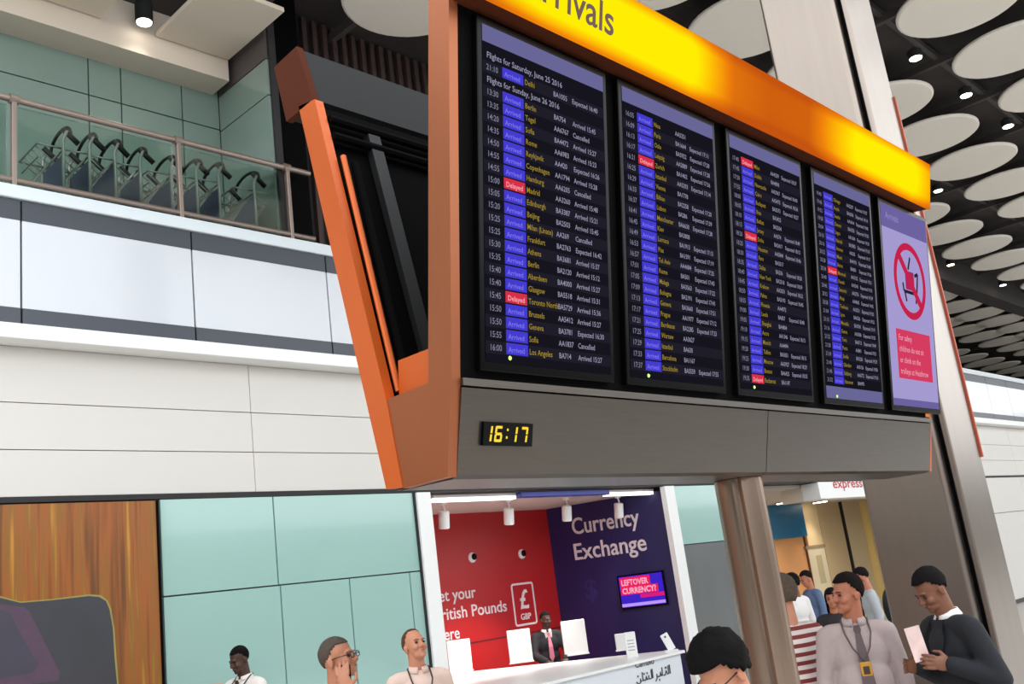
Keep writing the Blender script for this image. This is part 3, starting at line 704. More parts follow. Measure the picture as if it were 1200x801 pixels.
# light bars, hanging blue sign, spot heads
bar_e = emat('light_bar', (255, 250, 248), 2.2)
def lightbar(pxa, pxb, py0, y, lbl):
    a, b = ony(pxa, py0, y), ony(pxb, py0, y); t = empty('light_bar', (float(a[0]), y, ZB - .08)); tag(t, lbl, 'light')
    box('housing', float(a[0]), float(b[0]), y, y + .10, ZB - .06, ZB - .03, whitep, t); box('diffuser', float(a[0]) + .01, float(b[0]) - .01, y + .005, y + .095, ZB - .105, ZB - .06, bar_e, t)
yb_ = D + .18
lightbar(508, 605, 579, yb_, 'slim white light bar under the booth head, over the red wall')
lightbar(711, 766, 575, yb_, 'short white light bar under the booth head, over the navy wall')
a, b = ony(607, 575, yb_ - .05), ony(711, 573, yb_ - .05)
tag(box('hanging_sign', float(a[0]), float(b[0]), yb_ - .10, yb_ + .0, ZB - .10, ZB - .022, mat('sign_blue', (44, 52, 140), .4), bevel=.01), 'blue sign box between the two light bars at the booth head', 'sign')
def spot(px, py, lbl, toward, en):
    ys = D + .62; c = ony(px, py, ys); X0, Z0 = float(c[0]), float(c[2]); t = empty('spotlight', (X0, ys, ZCB - .001)); tag(t, lbl, 'spotlight', 'white spotlights under the booth ceiling')
    bm = bmesh.new(); lathe(bm, [(.045, -.03), (.045, 0)], (X0, ys, ZCB - .002), 14); finish('mount', bm, whitep, t)
    bm = bmesh.new(); tube(bm, [(X0, ys, ZCB - .03), (X0 + .02, ys, ZCB - .09), (X0, ys, ZCB - .13)], .012, 8); finish('arm', bm, whitep, t)
    ax = Vector((.05, .18, -1)).normalized(); bm = bmesh.new(); lathe(bm, [(.055, 0), (.072, .01), (.072, .22), (.06, .23)], (X0, ys, ZCB - .11), 18, ax); finish('lamp_head', bm, whitep, t)
    ld = bpy.data.lights.new('spot', 'SPOT'); ld.energy = en; ld.spot_size = 1.5; ld.spot_blend = .6; ld.shadow_soft_size = .05; ld.color = (1, .93, .86)
    lo = bpy.data.objects.new('bulb', ld); COL.objects.link(lo); lo.parent = t; lo.location = Vector((0, 0, -.11)) + ax * .25; lo.rotation_euler = Vector(toward).to_track_quat('-Z', 'Y').to_euler()
for px, py, lbl in ((521, 607, 'white spotlight beside the booth\'s white jamb, over the words on the red wall'), (597, 603, 'white spotlight over the pound sign frame'), (665, 600, 'white spotlight over the corner of red and navy walls'), (726, 597, 'white spotlight over the word Currency')):
    spot(px, py, lbl, (.1, .25, -1) if px < 640 else (-.45, .1, -1), 150 if px < 700 else 90)
# counter
ZC = .93
counter = empty('service_counter', (9.2, 8.4, 0)); tag(counter, 'white currency exchange counter with lettered front', 'counter')
cpoly = [(7.25, 7.55), (10.62, 7.55), (10.74, 7.8), (9.42, 10.6), (8.9, 10.6), (7.95, 9.4), (7.95, 8.75), (7.25, 8.4)]
bm = bmesh.new(); prism(bm, cpoly, ZC - .032, ZC, 'z'); finish('worktop', bm, whitep, counter)
bm = bmesh.new(); prism(bm, [(7.35, 7.585), (10.56, 7.585), (10.6, 7.8), (10.35, 8.15), (7.35, 8.15)], 0, ZC - .032, 'z'); fb_ = finish('front_panel', bm, mat('counter_front', (220, 224, 230), .4), counter)
q1 = ony(744, 782.5, 7.585); q2 = ony(766, 777.5, 7.585)
ink = mat('counter_ink', (70, 72, 84), .6)
text('lettering', 'Cambio', .11, frame(Vector((float(q1[0]), 7.581, float(q1[2]))), UX, Vector((0, 0, 1)), NYm), ink, fb_, res=4, width=float(q2[0] - q1[0]) * 1.02, bold=.002)
# second line, arabic-style strokes
q3 = ony(746, 801, 7.585); q4 = ony(789, 793, 7.585); LW = float(q4[0] - q3[0]); hx = LW / 15
bm = bmesh.new(); oz = float(q3[2]) + .02; ox = float(q3[0])
strokes = [[(0, 0), (.6, -.5), (1.6, -.3), (1.7, .6)], [(1.8, 0), (2.6, 0), (2.7, 1.9)], [(2.9, 0), (3.8, 0), (4.0, .8), (4.3, 0), (4.9, 0), (5.1, .9)], [(5.3, 0), (6.2, 0), (6.3, 2.0)], [(6.6, 0), (6.7, 2.1)], [(7.6, -.9), (8.3, -.3), (8.4, .7)], [(8.7, 0), (9.6, 0), (9.9, .9), (10.2, 0), (10.6, 0), (10.8, 1.9)], [(11.1, 0), (11.8, 0), (12.3, .9), (12.8, 0), (13.3, 0), (13.4, 2.0)], [(13.9, 0), (14.0, 2.1)]]
for st in strokes: tube(bm, [(ox + p[0] * hx, 7.581, oz + p[1] * hx) for p in st], .009, 5)
for p in ((.9, 1.2), (3.4, 1.4), (4.6, 1.4), (9.2, -.8), (12.2, 1.6), (12.6, 1.6)): ell(bm, (ox + p[0] * hx, 7.581, oz + p[1] * hx), (.014, .004, .014), seg=8, ring=6)
finish('script_lettering', bm, ink, fb_)
# upright things on the counter
def upright(nm, lbl, cat, pl, pr, topy, depth, m_, detail=None, zc=ZC):
    a = onz(pl[0], pl[1], zc); b = onz(pr[0], pr[1], zc); a = Vector((a[0], a[1], zc)); 
    da = (RW.T @ (np.array(a) - CAMP))[2]; b = Vector(ondepth(pr[0], pr[1], da)); b.z = zc
    u = (b - a); wd = u.length; u.normalize(); nn = Vector((u.y, -u.x, 0)); top = Vector(ondepth(pl[0], topy, da)); h = top.z - zc
    a.z += .001
    t = empty(nm, tuple(a)); tag(t, lbl, cat)
    bm = bmesh.new(); bx(bm, 0, wd, 0, h, -depth, 0, .008); bmesh.ops.transform(bm, matrix=frame(a, u, Vector((0, 0, 1)), nn), verts=bm.verts); finish('panel', bm, m_, t)
    bm = bmesh.new(); bx(bm, -.01, wd + .01, 0, .012, -depth - .03, .03); bmesh.ops.transform(bm, matrix=frame(a, u, Vector((0, 0, 1)), nn), verts=bm.verts); finish('foot', bm, m_, t)
    if detail: detail(t, a, u, nn, wd, h)
    return t
def cam_face(t, a, u, nn, wd, h):
    bm = bmesh.new(); 
    for k_ in range(4): bx(bm, wd * .2, wd * .8, h * (.25 + .13 * k_), h * (.29 + .13 * k_), .0, .002)
    bmesh.ops.transform(bm, matrix=frame(a, u, Vector((0, 0, 1)), nn), verts=bm.verts); o = finish('printed_lines', bm, mat('grey_ink', (170, 172, 180), .6), t); o['kind'] = 'stuff'
upright('counter_screen', 'white upright counter screen beside the booth jamb, under the word here', 'screen', (527, 789), (554, 785), 751, .06, whitep)
upright('counter_screen', 'white upright counter screen under the pound sign, beside the seated clerk', 'screen', (598, 778), (625, 774), 739, .06, whitep)
upright('counter_screen', 'white upright counter screen in front of the navy wall, at the clerk\'s hand', 'screen', (662, 769), (690, 765), 728, .06, whitep)
upright('counter_screen', 'low white counter screen behind the brochure stand', 'screen', (723, 763), (743, 761), 743, .06, whitep)
upright('brochure_stand', 'small white printed brochure stand on the counter, below the television', 'stand', (735, 770), (748, 768), 741, .04, whitep, cam_face)
# leaning card terminal at the end of the counter
a = onz(788, 762, ZC); t = empty('card_terminal', (float(a[0]), float(a[1]), ZC + .001)); tag(t, 'white tablet leaning on its stand at the end of the counter', 'tablet')
M4 = Matrix.Translation((0, 0, .01)) @ Matrix.Rotation(math.radians(-45), 4, 'Z') @ Matrix.Rotation(math.radians(-22), 4, 'Y')
bm = bmesh.new(); bx(bm, -.05, .05, -.012, .012, 0, .22, .006); bmesh.ops.transform(bm, matrix=M4, verts=bm.verts); finish('tablet_body', bm, whitep, t, local=True)
bm = bmesh.new(); bx(bm, -.10, .07, -.05, .05, 0, .012); bmesh.ops.transform(bm, matrix=Matrix.Rotation(math.radians(-45), 4, 'Z'), verts=bm.verts); finish('stand_foot', bm, whitep, t, local=True)
bm = bmesh.new(); bx(bm, -.012, .012, -.016, -.012, .17, .19); bmesh.ops.transform(bm, matrix=M4, verts=bm.verts); finish('lens', bm, dgrey, t, local=True)

# ================================================================ SIDE HALL (beyond the booth)
YS = 12.4; ZS = 3.12
sh = struct(box('wall_side_hall', CL - .1, CR + 3, YS + .03, YS + .2, 0, ZS, mat('beige_wall', (206, 180, 138), .6)))
def spx(px, py): return ony(px, py, YS)
def spanel(nm, pxa, pxb, zz0, zz1, m_, dy=0): 
    return box(nm, float(spx(pxa, 640)[0]) + .01, float(spx(pxb, 640)[0]) - .01, YS - dy, YS + .03, zz0, zz1, m_, sh)
zsg = float(spx(925, 630)[2])
spanel('wall_panel', 880, 943, 0, zsg, mat('peach_panel', (222, 156, 96), .5)); spanel('wall_panel', 947, 966, 0, ZS, mat('beige_panel', (216, 190, 144), .5))
spanel('wall_panel', 966, 993, 0, ZS, mat('beige_panel_2', (198, 170, 128), .5)); spanel('wall_panel', 995, 1017, 0, ZS, mat('beige_panel_3', (212, 188, 146), .5))
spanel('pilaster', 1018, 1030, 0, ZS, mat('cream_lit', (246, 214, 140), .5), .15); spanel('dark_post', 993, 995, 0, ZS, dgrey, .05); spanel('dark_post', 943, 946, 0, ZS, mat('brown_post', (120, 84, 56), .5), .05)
tag(box('blue_sign', float(spx(896, 610)[0]), float(spx(938, 610)[0]), YS - .12, YS - .01, zsg, ZS - .01, mat('teal_sign', (14, 98, 136), .4)), 'large plain blue sign panel above the peach wall of the side hall', 'sign')
struct(box('ceiling_side_hall', CL - .1, CR + 3, D + .36, YS + .2, ZS, ZS + .06, mat('side_ceiling', (196, 186, 176), .7)))
struct(box('wall_side_hall_left', CL - .2, CL - .1, D + .36, YS + .2, 0, ZS, beige_m)); struct(box('wall_side_hall_right', CR + 3, CR + 3.1, D + .36, YS + .2, 0, ZS, beige_m))
d0, d1 = float(spx(955, 700)[0]), float(spx(975, 700)[0])
dr = struct(box('door_1', d0, d1, YS - .06, YS + .02, 0, 1.98, mat('door_cream', (224, 204, 170), .5)))
box('door_frame', d0 - .08, d1 + .08, YS - .07, YS - .0, 1.98, 2.06, mat('door_trim', (150, 128, 98), .5), dr); box('vision_panel', d0 + .35, d0 + .65, YS - .064, YS - .06, 1.1, 1.8, mat('door_glass', (196, 180, 140), .2), dr)
for px, py in ((919, 589), (961, 588), (893, 600)):
    p = onz(px, py, ZS - .02); downlight((float(p[0]), float(p[1]), ZS - .02), .22, 'round recessed downlight in the side hall ceiling', 'downlights in the side hall ceiling', h=.018, watts=120)
# fascia sign over the side hall
f0, f1 = float(ony(959, 575, D)[0]), float(ony(1040, 575, D)[0]); zf = float(ony(985, 583, D)[2])
fs = empty('shop_fascia', (f0, D, zf)); tag(fs, 'white fascia panel with red lettering over the side hall', 'sign')
box('panel', f0, f1, D - .02, D + .34, zf, ZB - .015, whitep, fs); box('soffit_return', f0 - .0, f0 + .02, D + .345, D + .8, zf, ZS - .005, beige_m, fs)
r0, r1 = ony(976, 571, D - .02), ony(1010, 568, D - .02)
text('lettering', 'express', .26, frame(Vector((float(r0[0]), D - .026, float(r0[2]) - .01)), UX, Vector((0, 0, 1)), NYm), mat('letter_red', (190, 40, 44), .5), fs, res=3, bold=.003, width=float(r1[0] - r0[0]))

# ================================================================ GALLERY RAILING AND TROLLEYS
YRL = SP + .16; zl = 6.02
rl = empty('gallery_railing', (4.0, YRL, zl)); tag(rl, 'steel post railing with glass infill along the edge of the gallery', 'railing')
p1 = float(ony(16, 150, YRL)[0]); p2 = float(ony(210, 205, YRL)[0]); rp = p2 - p1
zt_ = float(ony(209, 165, YRL)[2])
posts = [p1 + rp * q for q in range(-6, 2)] + [p2 + 1.35]
for q in posts:
    bm = bmesh.new(); bx(bm, q - .022, q + .022, YRL - .03, YRL + .03, zl, zt_ - .03, .004); po = finish('post', bm, rail_m, rl)
    bm = bmesh.new(); lathe(bm, [(.05, -.04), (.05, .04)], (q, YRL, zt_), 14, (1, 0, 0)); finish('rail_clamp', bm, rail_m, po).location = (0, 0, 0)
bm = bmesh.new(); cyl(bm, (posts[0], YRL, zt_), (6.45, YRL, zt_), .032, seg=12); finish('handrail', bm, rail_m, rl)
bm = bmesh.new(); cyl(bm, (posts[0], YRL, zl + .13), (6.45, YRL, zl + .13), .028, seg=12); finish('bottom_rail', bm, rail_m, rl)
gm = glassmat('rail_glass', (236, 244, 240), .2)
for i in range(len(posts) - 1): box('glass_pane', posts[i] + .05, posts[i + 1] - .05, YRL + .034, YRL + .044, zl + .05, zt_ - .05, gm, rl)

def make_trolley():
    t = empty('luggage_trolley', (0, 0, 0), world=False)
    tb_m = mat('trolley_tube', (176, 174, 170), .4, metal=.5); bk = mat('trolley_black', (30, 30, 32), .5)
    bm = bmesh.new()
    tube(bm, [(-.36, -.27, .14), (.45, -.20, .14), (.52, -.1, .14), (.52, .1, .14), (.45, .20, .14), (-.36, .27, .14)], .016, 8)
    for xx in (-.2, 0, .2, .38): tube(bm, [(xx, -.24 + (xx + .36) * .08, .15), (xx, .24 - (xx + .36) * .08, .15)], .010, 6)
    finish('base_frame', bm, tb_m, t, True, local=True)
    bm = bmesh.new()
    for s in (-1, 1): tube(bm, [(-.36, s * .27, .14), (-.36, s * .27, .80), (-.40, s * .27, .90)], .017, 8)
    tube(bm, [(-.36, -.27, .30), (-.36, .27, .30)], .012, 6); tube(bm, [(-.36, -.27, .70), (-.36, .27, .70)], .012, 6)
    finish('upright_frame', bm, tb_m, t, True, local=True)
    bm = bmesh.new(); pts = [(-.40, -.27, .88)]
    for q in range(9):
        a = math.pi * q / 8; pts.append((-.44, -.26 * math.cos(a), .90 + .12 * math.sin(a)))
    pts.append((-.40, .27, .88)); tube(bm, pts, .017, 8); finish('handle', bm, bk, t, True, local=True)
    for s in (-1, 1):
        bm = bmesh.new(); tube(bm, [(-.52, s * .25, .80), (-.36, s * .25, .93)], .028, 8); finish('brake_grip', bm, bk, t, True, local=True)
    bm = bmesh.new(); bx(bm, -.375, -.36, -.24, .24, .33, .66, .003); finish('advert_panel', bm, mat('trolley_blue', (98, 106, 142), .4), t, local=True)
    bm = bmesh.new()
    for q in range(6): yy = -.2 + .08 * q; tube(bm, [(-.34, yy, .68), (.02, yy, .18)], .008, 6)
    tube(bm, [(-.25, -.24, .56), (-.25, .24, .56)], .010, 6); o = finish('sloping_rack', bm, tb_m, t, True, local=True)
    bm = bmesh.new(); tube(bm, [(-.36, -.25, .72), (-.12, -.24, .72), (-.12, .24, .72), (-.36, .25, .72)], .010, 6); tube(bm, [(-.14, -.22, .60), (-.14, .22, .60)], .008, 6)
    for q in range(5): yy = -.2 + .1 * q; tube(bm, [(-.12, yy, .72), (-.30, yy, .58)], .006, 6)
    finish('top_basket', bm, tb_m, t, True, local=True)
    for wx, wy in ((-.34, -.25), (-.34, .25), (.42, 0)):
        bm = bmesh.new(); lathe(bm, [(.05, -.018), (.065, -.012), (.065, .012), (.05, .018)], (wx, wy, .066), 16, (0, 1, 0)); finish('wheel', bm, bk, t, local=True)
    return t
tr0 = None
tp = [(-8, 136), (25, 144), (56, 151), (88, 162), (126, 171), (158, 176), (186, 181), (230, 191), (255, 197)]
tn = ['at the head of the nested row, by the far gallery wall', 'with its handle against the rail post', 'next to the tall glass joint']
YT = 9.32
for i, p in enumerate(tp):
    if tr0 is None: tr0 = make_trolley(); t = tr0
    else: t = copy_tree(tr0)
    c = ony(p[0], p[1], YT)
    t.location = (float(c[0]) + .2, YT, 5.95); t.rotation_euler = (0, 0, math.pi + random.uniform(-.05, .05)); t.scale = (1, 1, min(1.12, (float(c[2]) - 5.95) / 1.02))
    tag(t, 'luggage trolley with black handle nested in the row behind the gallery railing', 'luggage trolley', 'nested trolleys on the gallery')
tag(t, 'last luggage trolley of the nested row, its handle nearest the bare green glass', 'luggage trolley', 'nested trolleys on the gallery')

# ================================================================ PEOPLE
def capsule(bm, p0, r0, p1, r1, seg=12):
    p0, p1 = Vector(p0), Vector(p1); ax = (p1 - p0); L = ax.length
    if L < 1e-6: return
    t = ax / L; prof = []
    for q in range(5): a = math.pi / 2 * (1 - q / 4); prof.append((r0 * math.cos(a), -r0 * math.sin(a)))
    for q in range(5): a = math.pi / 2 * q / 4; prof.append((r1 * math.cos(a), L + r1 * math.sin(a)))
    lathe(bm, prof, p0, seg, t)
def remeshed(name, bm, voxel, material, parent, smooth=2, post=None):
    me = bpy.data.meshes.new('tmp'); bmesh.ops.recalc_face_normals(bm, faces=bm.faces); bm.to_mesh(me); bm.free()
    o = bpy.data.objects.new('tmp', me); COL.objects.link(o)
    md = o.modifiers.new('r', 'REMESH'); md.mode = 'VOXEL'; md.voxel_size = voxel
    sm = o.modifiers.new('s', 'SMOOTH'); sm.factor = .5; sm.iterations = smooth
    m2 = evalmesh(o); bpy.data.objects.remove(o); bpy.data.meshes.remove(me)
    m2.name = name; m2.materials.clear(); m2.materials.append(material)
    for p in m2.polygons: p.use_smooth = True
    if post: post(m2)
    ob = link(name, m2, parent, (0, 0, 0)); return ob
def hand(bm, W, d, across, nrm, curl=.5, thumb=1, grip=1.0):
    W, d, across, nrm = Vector(W), Vector(d).normalized(), Vector(across).normalized(), Vector(nrm).normalized()
    R3 = Matrix((across, nrm, d)).transposed()
    ell(bm, W + d * .048, (.042, .017, .052), R3, 12, 8)
    for q, ln in enumerate((.068, .080, .075, .058)):
        b = W + d * .088 + across * (thumb * (.032 - .0215 * q)); a1 = curl * .9; a2 = curl * 2.1
        d1 = d * math.cos(a1) + nrm * math.sin(a1) + across * thumb * (.09 - .06 * q); d2 = d * math.cos(a2) + nrm * math.sin(a2)
        m_ = b + d1 * ln * .52; capsule(bm, b, .0092, m_, .0085, 8); capsule(bm, m_, .0085, m_ + d2 * ln * .48, .007, 8)
    tb = W + d * .025 + across * thumb * .032; tm = tb + (across * thumb * .75 + d * .6 + nrm * .35).normalized() * .042
    capsule(bm, tb, .014, tm, .0105, 8); capsule(bm, tm, .0105, tm + (d * .8 + nrm * .45).normalized() * .034, .0085, 8)
HC = Vector((0, .012, .115)); HR = Vector((.076, .098, .092))
def hair_mesh(style, rnd, S):
    bm = bmesh.new(); nu, nv = 40, 26; thick = {'buzz': .004, 'short': .012, 'thick': .030, 'wavy': .026, 'long': .022, 'receding': .007}[style]
    def thr(y, x):
        fr = {'buzz': .50, 'short': .42, 'thick': .30, 'wavy': .34, 'long': .36, 'receding': .80}[style]
        bk = {'long': -1.1}.get(style, -.62); sd = {'thick': -.28, 'wavy': -.3, 'long': -.9, 'receding': -.15}.get(style, -.15)
        if y < -.45: return fr
        if y < .0: return fr + (sd - fr) * (y + .45) / .45
        return sd + (bk - sd) * min(1, y / .75)
    vo, vi = {}, {}; ph = rnd.random() * 6
    def P_(i, j, inner):
        a = 2 * math.pi * i / nu; b_ = math.pi * j / nv
        x, y, z = math.sin(b_) * math.cos(a), math.sin(b_) * math.sin(a), math.cos(b_)
        wob = math.sin(5 * a + ph) * math.sin(7 * b_ + ph) * math.sin(b_) + .5 * math.sin(13 * a) * math.sin(11 * b_) * math.sin(b_)
        jt = -.006 if inner else thick * (1 + .22 * wob + .16 * (rnd.random() - .5) * (0 if j in (0, nv) else 1)) * (.75 + .45 * max(0, z))
        if style == 'long' and z < 0:
            k_ = max(.35, math.sin(b_)); return Vector((HC.x + x * (HR.x + jt) / k_, HC.y + y * (HR.y + jt) / k_, HC.z + z * .26)), x, y, z
        return Vector((HC.x + x * (HR.x + jt), HC.y + y * (HR.y + jt), HC.z + z * (HR.z + jt))), x, y, z
    def key(i, j): return (0, 0) if j == 0 else ((0, nv) if j == nv else (i % nu, j))
    for i in range(nu):
        for j in range(nv + 1):
            kk = key(i, j)
            if kk not in vo:
                p, x, y, z = P_(kk[0], kk[1], False); vo[kk] = (bm.verts.new(p), x, y, z); vi[kk] = bm.verts.new(P_(kk[0], kk[1], True)[0])
    edges = {}
    for i in range(nu):
        for j in range(nv):
            ks = []
            for kk in (key(i, j), key(i + 1, j), key(i + 1, j + 1), key(i, j + 1)):
                if kk not in ks: ks.append(kk)
            q = [vo[k_] for k_ in ks]; n_ = len(q)
            cy = sum(t[2] for t in q) / n_; cz = sum(t[3] for t in q) / n_; rho = max(1e-4, math.hypot(sum(t[1] for t in q) / n_, cy))
            if cz > thr(cy / rho if cz < .8 else 1, 0):
                bm.faces.new([vo[k_][0] for k_ in ks]); bm.faces.new([vi[k_] for k_ in ks][::-1])
                for e_ in range(n_):
                    pr = (ks[e_], ks[(e_ + 1) % n_]); fs_ = frozenset(pr)
                    if fs_ in edges: edges[fs_] = None
                    else: edges[fs_] = pr
    for pr in edges.values():
        if pr: bm.faces.new((vo[pr[0]][0], vi[pr[0]], vi[pr[1]], vo[pr[1]][0]))
    for v in [v for v in bm.verts if not v.link_faces]: bm.verts.remove(v)
    return bm
SK = {'a': (208, 142, 112), 'b': (180, 112, 84), 'c': (70, 44, 34), 'd': (122, 76, 54), 'e': (194, 130, 100)}
def face_rot(a, b):
    """facing direction: a to the picture's right, b towards the viewer's side, as a world heading"""
    r = Vector((.70, -.714)); c = Vector((-.735, -.678)); v = r * a + c * b; return math.atan2(v.y, v.x) + math.pi / 2
def stripes_mat():
    M = mat('striped_cloth', (232, 222, 216), .8); nt = M.node_tree; b = nt.nodes['Principled BSDF']
    tc = nt.nodes.new('ShaderNodeTexCoord'); sx = nt.nodes.new('ShaderNodeSeparateXYZ'); nt.links.new(tc.outputs['Object'], sx.inputs[0])
    mu = nt.nodes.new('ShaderNodeMath'); mu.operation = 'MULTIPLY'; mu.inputs[1].default_value = 19.0; nt.links.new(sx.outputs[2], mu.inputs[0])
    fr = nt.nodes.new('ShaderNodeMath'); fr.operation = 'FRACT'; nt.links.new(mu.outputs[0], fr.inputs[0])
    gt = nt.nodes.new('ShaderNodeMath'); gt.operation = 'GREATER_THAN'; gt.inputs[1].default_value = .52; nt.links.new(fr.outputs[0], gt.inputs[0])
    mx = nt.nodes.new('ShaderNodeMix'); mx.data_type = 'RGBA'; mx.inputs[6].default_value = lin((226, 214, 208)); mx.inputs[7].default_value = lin((128, 46, 46))
    nt.links.new(gt.outputs[0], mx.inputs[0]); nt.links.new(mx.outputs[2], b.inputs['Base Color']); return M
def person(label, px, py, dep, face, skin='a', hair=('short', (40, 30, 26)), top=('shirt', (230, 224, 220)), legs=(38, 38, 44), yaw=0, pitch=0, roll=0,
           armL=None, armR=None, sleeves='long', voxel=.009, belly=0., extras=(), seated=False, lean=0., H=None, loc=None, top_mat=None, name='person', shoe=(30, 26, 24), hs=.95):
    P = Vector(ondepth(px, py, dep)); h_top = P.z
    # height follows from where the crown sits
    S = (h_top / (1.747 - .10 * (1 - math.cos(pitch)) - lean * .15)) if not seated else .98
    if H: S = H / 1.757
    hd = math.radians(0)
    root = empty(name, (0, 0, 0), face_rot(*face), world=False); root.scale = (1, 1, 1)
    tag(root, label, 'person')
    zoff = 0.0
    if seated: zoff = h_top - 1.757 * S
    V3 = lambda x, y, z: Vector((x * S, y * S, z * S + zoff))
    sm_ = mat('skin_' + skin, SK[skin], .5, noise=.06, nscale=14)
    ly = -lean * .35
    NB = V3(0, ly + .012, 1.44); AT = V3(0, ly - .005 + (-.03 * math.sin(pitch) if pitch > 0 else 0), 1.55)
    RH = Matrix.Rotation(yaw, 3, 'Z') @ Matrix.Rotation(pitch, 3, 'X') @ Matrix.Rotation(roll, 3, 'Y')
    HS = S * hs; hp = lambda x, y, z: AT + RH @ (Vector((x, y, z)) * HS)
    # put the crown under the measured pixel
    crown = hp(0, .012, .207)
    Rz = Matrix.Rotation(face_rot(*face), 3, 'Z'); off = Rz @ Vector((crown.x, crown.y, 0))
    root.location = (P.x - off.x, P.y - off.y, 0) if loc is None else loc
    sh = .176
    aL = armL or [V3(.228, .03, 1.14), V3(.235, -.05, .90), Vector((0, -.15, -1)), Vector((0, 1, 0)), Vector((-1, 0, 0))]
    aR = armR or [V3(-.228, .03, 1.14), V3(-.235, -.05, .90), Vector((0, -.15, -1)), Vector((0, 1, 0)), Vector((1, 0, 0))]
    def fix(a): return [V3(*v) if isinstance(v, tuple) else v for v in a]
    aL, aR = fix(aL), fix(aR)
    hipz = .92
    if seated: knees = [V3(.11, -.42, .88), V3(-.11, -.42, .88)]; ank = [V3(.11, -.38, .46), V3(-.11, -.38, .46)]
    else: knees = [V3(.10, -.015, .50), V3(-.10, -.015, .50)]; ank = [V3(.105, .02, .09), V3(-.105, .02, .09)]
    def torso(bm, g):
        ell(bm, V3(0, 0, .96), ((.158 + g) * S, (.110 + g) * S, .13 * S)); ell(bm, V3(0, ly * .3 - belly * .4, 1.10), ((.142 + g + belly * .5) * S, (.098 + g + belly) * S, .17 * S))
        ell(bm, V3(0, ly * .8 + .004, 1.28), ((.160 + g) * S, (.108 + g) * S, .17 * S)); capsule(bm, V3(-.142, ly + .012, 1.395), (.055 + g) * S, V3(.142, ly + .012, 1.395), (.055 + g) * S, 14)
        ell(bm, V3(0, ly + .012, 1.40), ((.11 + g) * S, (.07 + g) * S, (.07 + g * .6) * S))
    def arms(bm, g, full=True, short=False):
        for s, A in ((1, aL), (-1, aR)):
            so = V3(s * sh, ly + .012, 1.385)
            if short: e = so.lerp(A[0], .72); capsule(bm, so, (.054 + g) * S, e, (.05 + g) * S); continue
            capsule(bm, so, (.052 + g) * S, A[0], (.042 + g) * S); capsule(bm, A[0], (.042 + g) * S, A[1] if not g else A[0].lerp(A[1], .96), (.030 + g) * S)
    def legs_(bm, g):
        for s, k_, a_ in ((1, 0, 0), (-1, 1, 1)):
            capsule(bm, V3(s * .085, 0, hipz), (.088 + g) * S, knees[k_], (.058 + g) * S); capsule(bm, knees[k_], (.058 + g) * S, ank[a_], (.040 + g * 1.6) * S)
    # body
    bm = bmesh.new(); torso(bm, 0); arms(bm, 0); legs_(bm, 0)
    capsule(bm, V3(0, ly + .02, 1.40), .062 * S, AT + RH @ Vector((0, .012, .04)) * S, .056 * S, 16)
    def he(c, r): ell(bm, hp(*c), (r[0] * HS, r[1] * HS, r[2] * HS), RH, 20, 14)
    he(tuple(HC), tuple(HR)); he((0, -.033, .062), (.063, .060, .088)); he((0, -.048, .004), (.049, .046, .034)); he((0, -.080, -.014), (.020, .018, .018))
    he((0, -.084, .104), (.046, .016, .010)); he((0, -.096, .020), (.023, .010, .0085)); he((0, -.070, .012), (.036, .028, .022))
    for s in (-1, 1):
        he((s * .036, -.068, .052), (.026, .028, .026)); he((s * .079, .008, .066), (.009, .019, .032)); he((s * .083, .014, .074), (.007, .014, .020))
    capsule(bm, hp(0, -.092, .094), .009 * S, hp(0, -.114, .054), .013 * S, 10); he((.010, -.104, .050), (.009, .010, .008)); he((-.010, -.104, .050), (.009, .010, .008))
    hand(bm, aL[1], aL[2], aL[4] if len(aL) > 4 else Vector((-1, 0, 0)), aL[3], thumb=1, curl=aL[5] if len(aL) > 5 else .45)
    hand(bm, aR[1], aR[2], aR[4] if len(aR) > 4 else Vector((1, 0, 0)), aR[3], thumb=1, curl=aR[5] if len(aR) > 5 else .45)
    for a_ in ank: capsule(bm, a_ + Vector((0, 0, -.03 * S)), .035 * S, a_ + Vector((0, -.13 * S, -.05 * S)), .03 * S)
    body = remeshed('body', bm, voxel, sm_, root, 1)
    # eyes, brows
    for s in (-1, 1):
        bm = bmesh.new(); ell(bm, hp(s * .031, -.0865, .083), (.0125 * S, .009 * S, .0075 * S), RH, 10, 8); finish('eye', bm, mat('eye_dark', (48, 36, 32), .25), root, True, local=True)
        bm = bmesh.new(); tube(bm, [hp(s * .014, -.101, .101), hp(s * .032, -.0985, .107), hp(s * .048, -.086, .102)], .0028 * S, 6); finish('eyebrow', bm, mat('brow_%d' % hair[1][0], hair[1], .8), root, True, local=True)
    bm = bmesh.new(); tube(bm, [hp(-.019, -.1015, .0205), hp(0, -.1065, .021), hp(.019, -.1015, .0205)], .0020 * S, 6); finish('mouth', bm, mat('lip_' + skin, tuple(int(v * .72) for v in SK[skin]), .5), root, True, local=True)
    if hair[0] != 'bald':
        bm = hair_mesh(hair[0], random.Random(hash(label) % 99 if False else len(label)), S)
        for v in bm.verts: v.co = hp(v.co.x, v.co.y, v.co.z)
        finish('hair', bm, mat('hair_%d_%d_%d' % hair[1], tuple(int(v * .62) for v in hair[1]), .9, noise=.35, nscale=60, bump=.4, spec=.15), root, True, local=True)
    # clothes
    tm = top_mat or mat('cloth_%d_%d_%d' % top[1], top[1], .85, noise=.05, nscale=30, bump=.15)
    bm = bmesh.new(); gg = .020 if top[0] == 'jacket' else .013
    torso(bm, gg); arms(bm, gg, short=(sleeves == 'short'))
    def cut(me):
        b2 = bmesh.new(); b2.from_mesh(me); zc = V3(0, 0, .86).z
        bmesh.ops.bisect_plane(b2, geom=b2.verts[:] + b2.edges[:] + b2.faces[:], plane_co=(0, 0, zc), plane_no=(0, 0, -1), clear_outer=True)
        b2.to_mesh(me); b2.free()
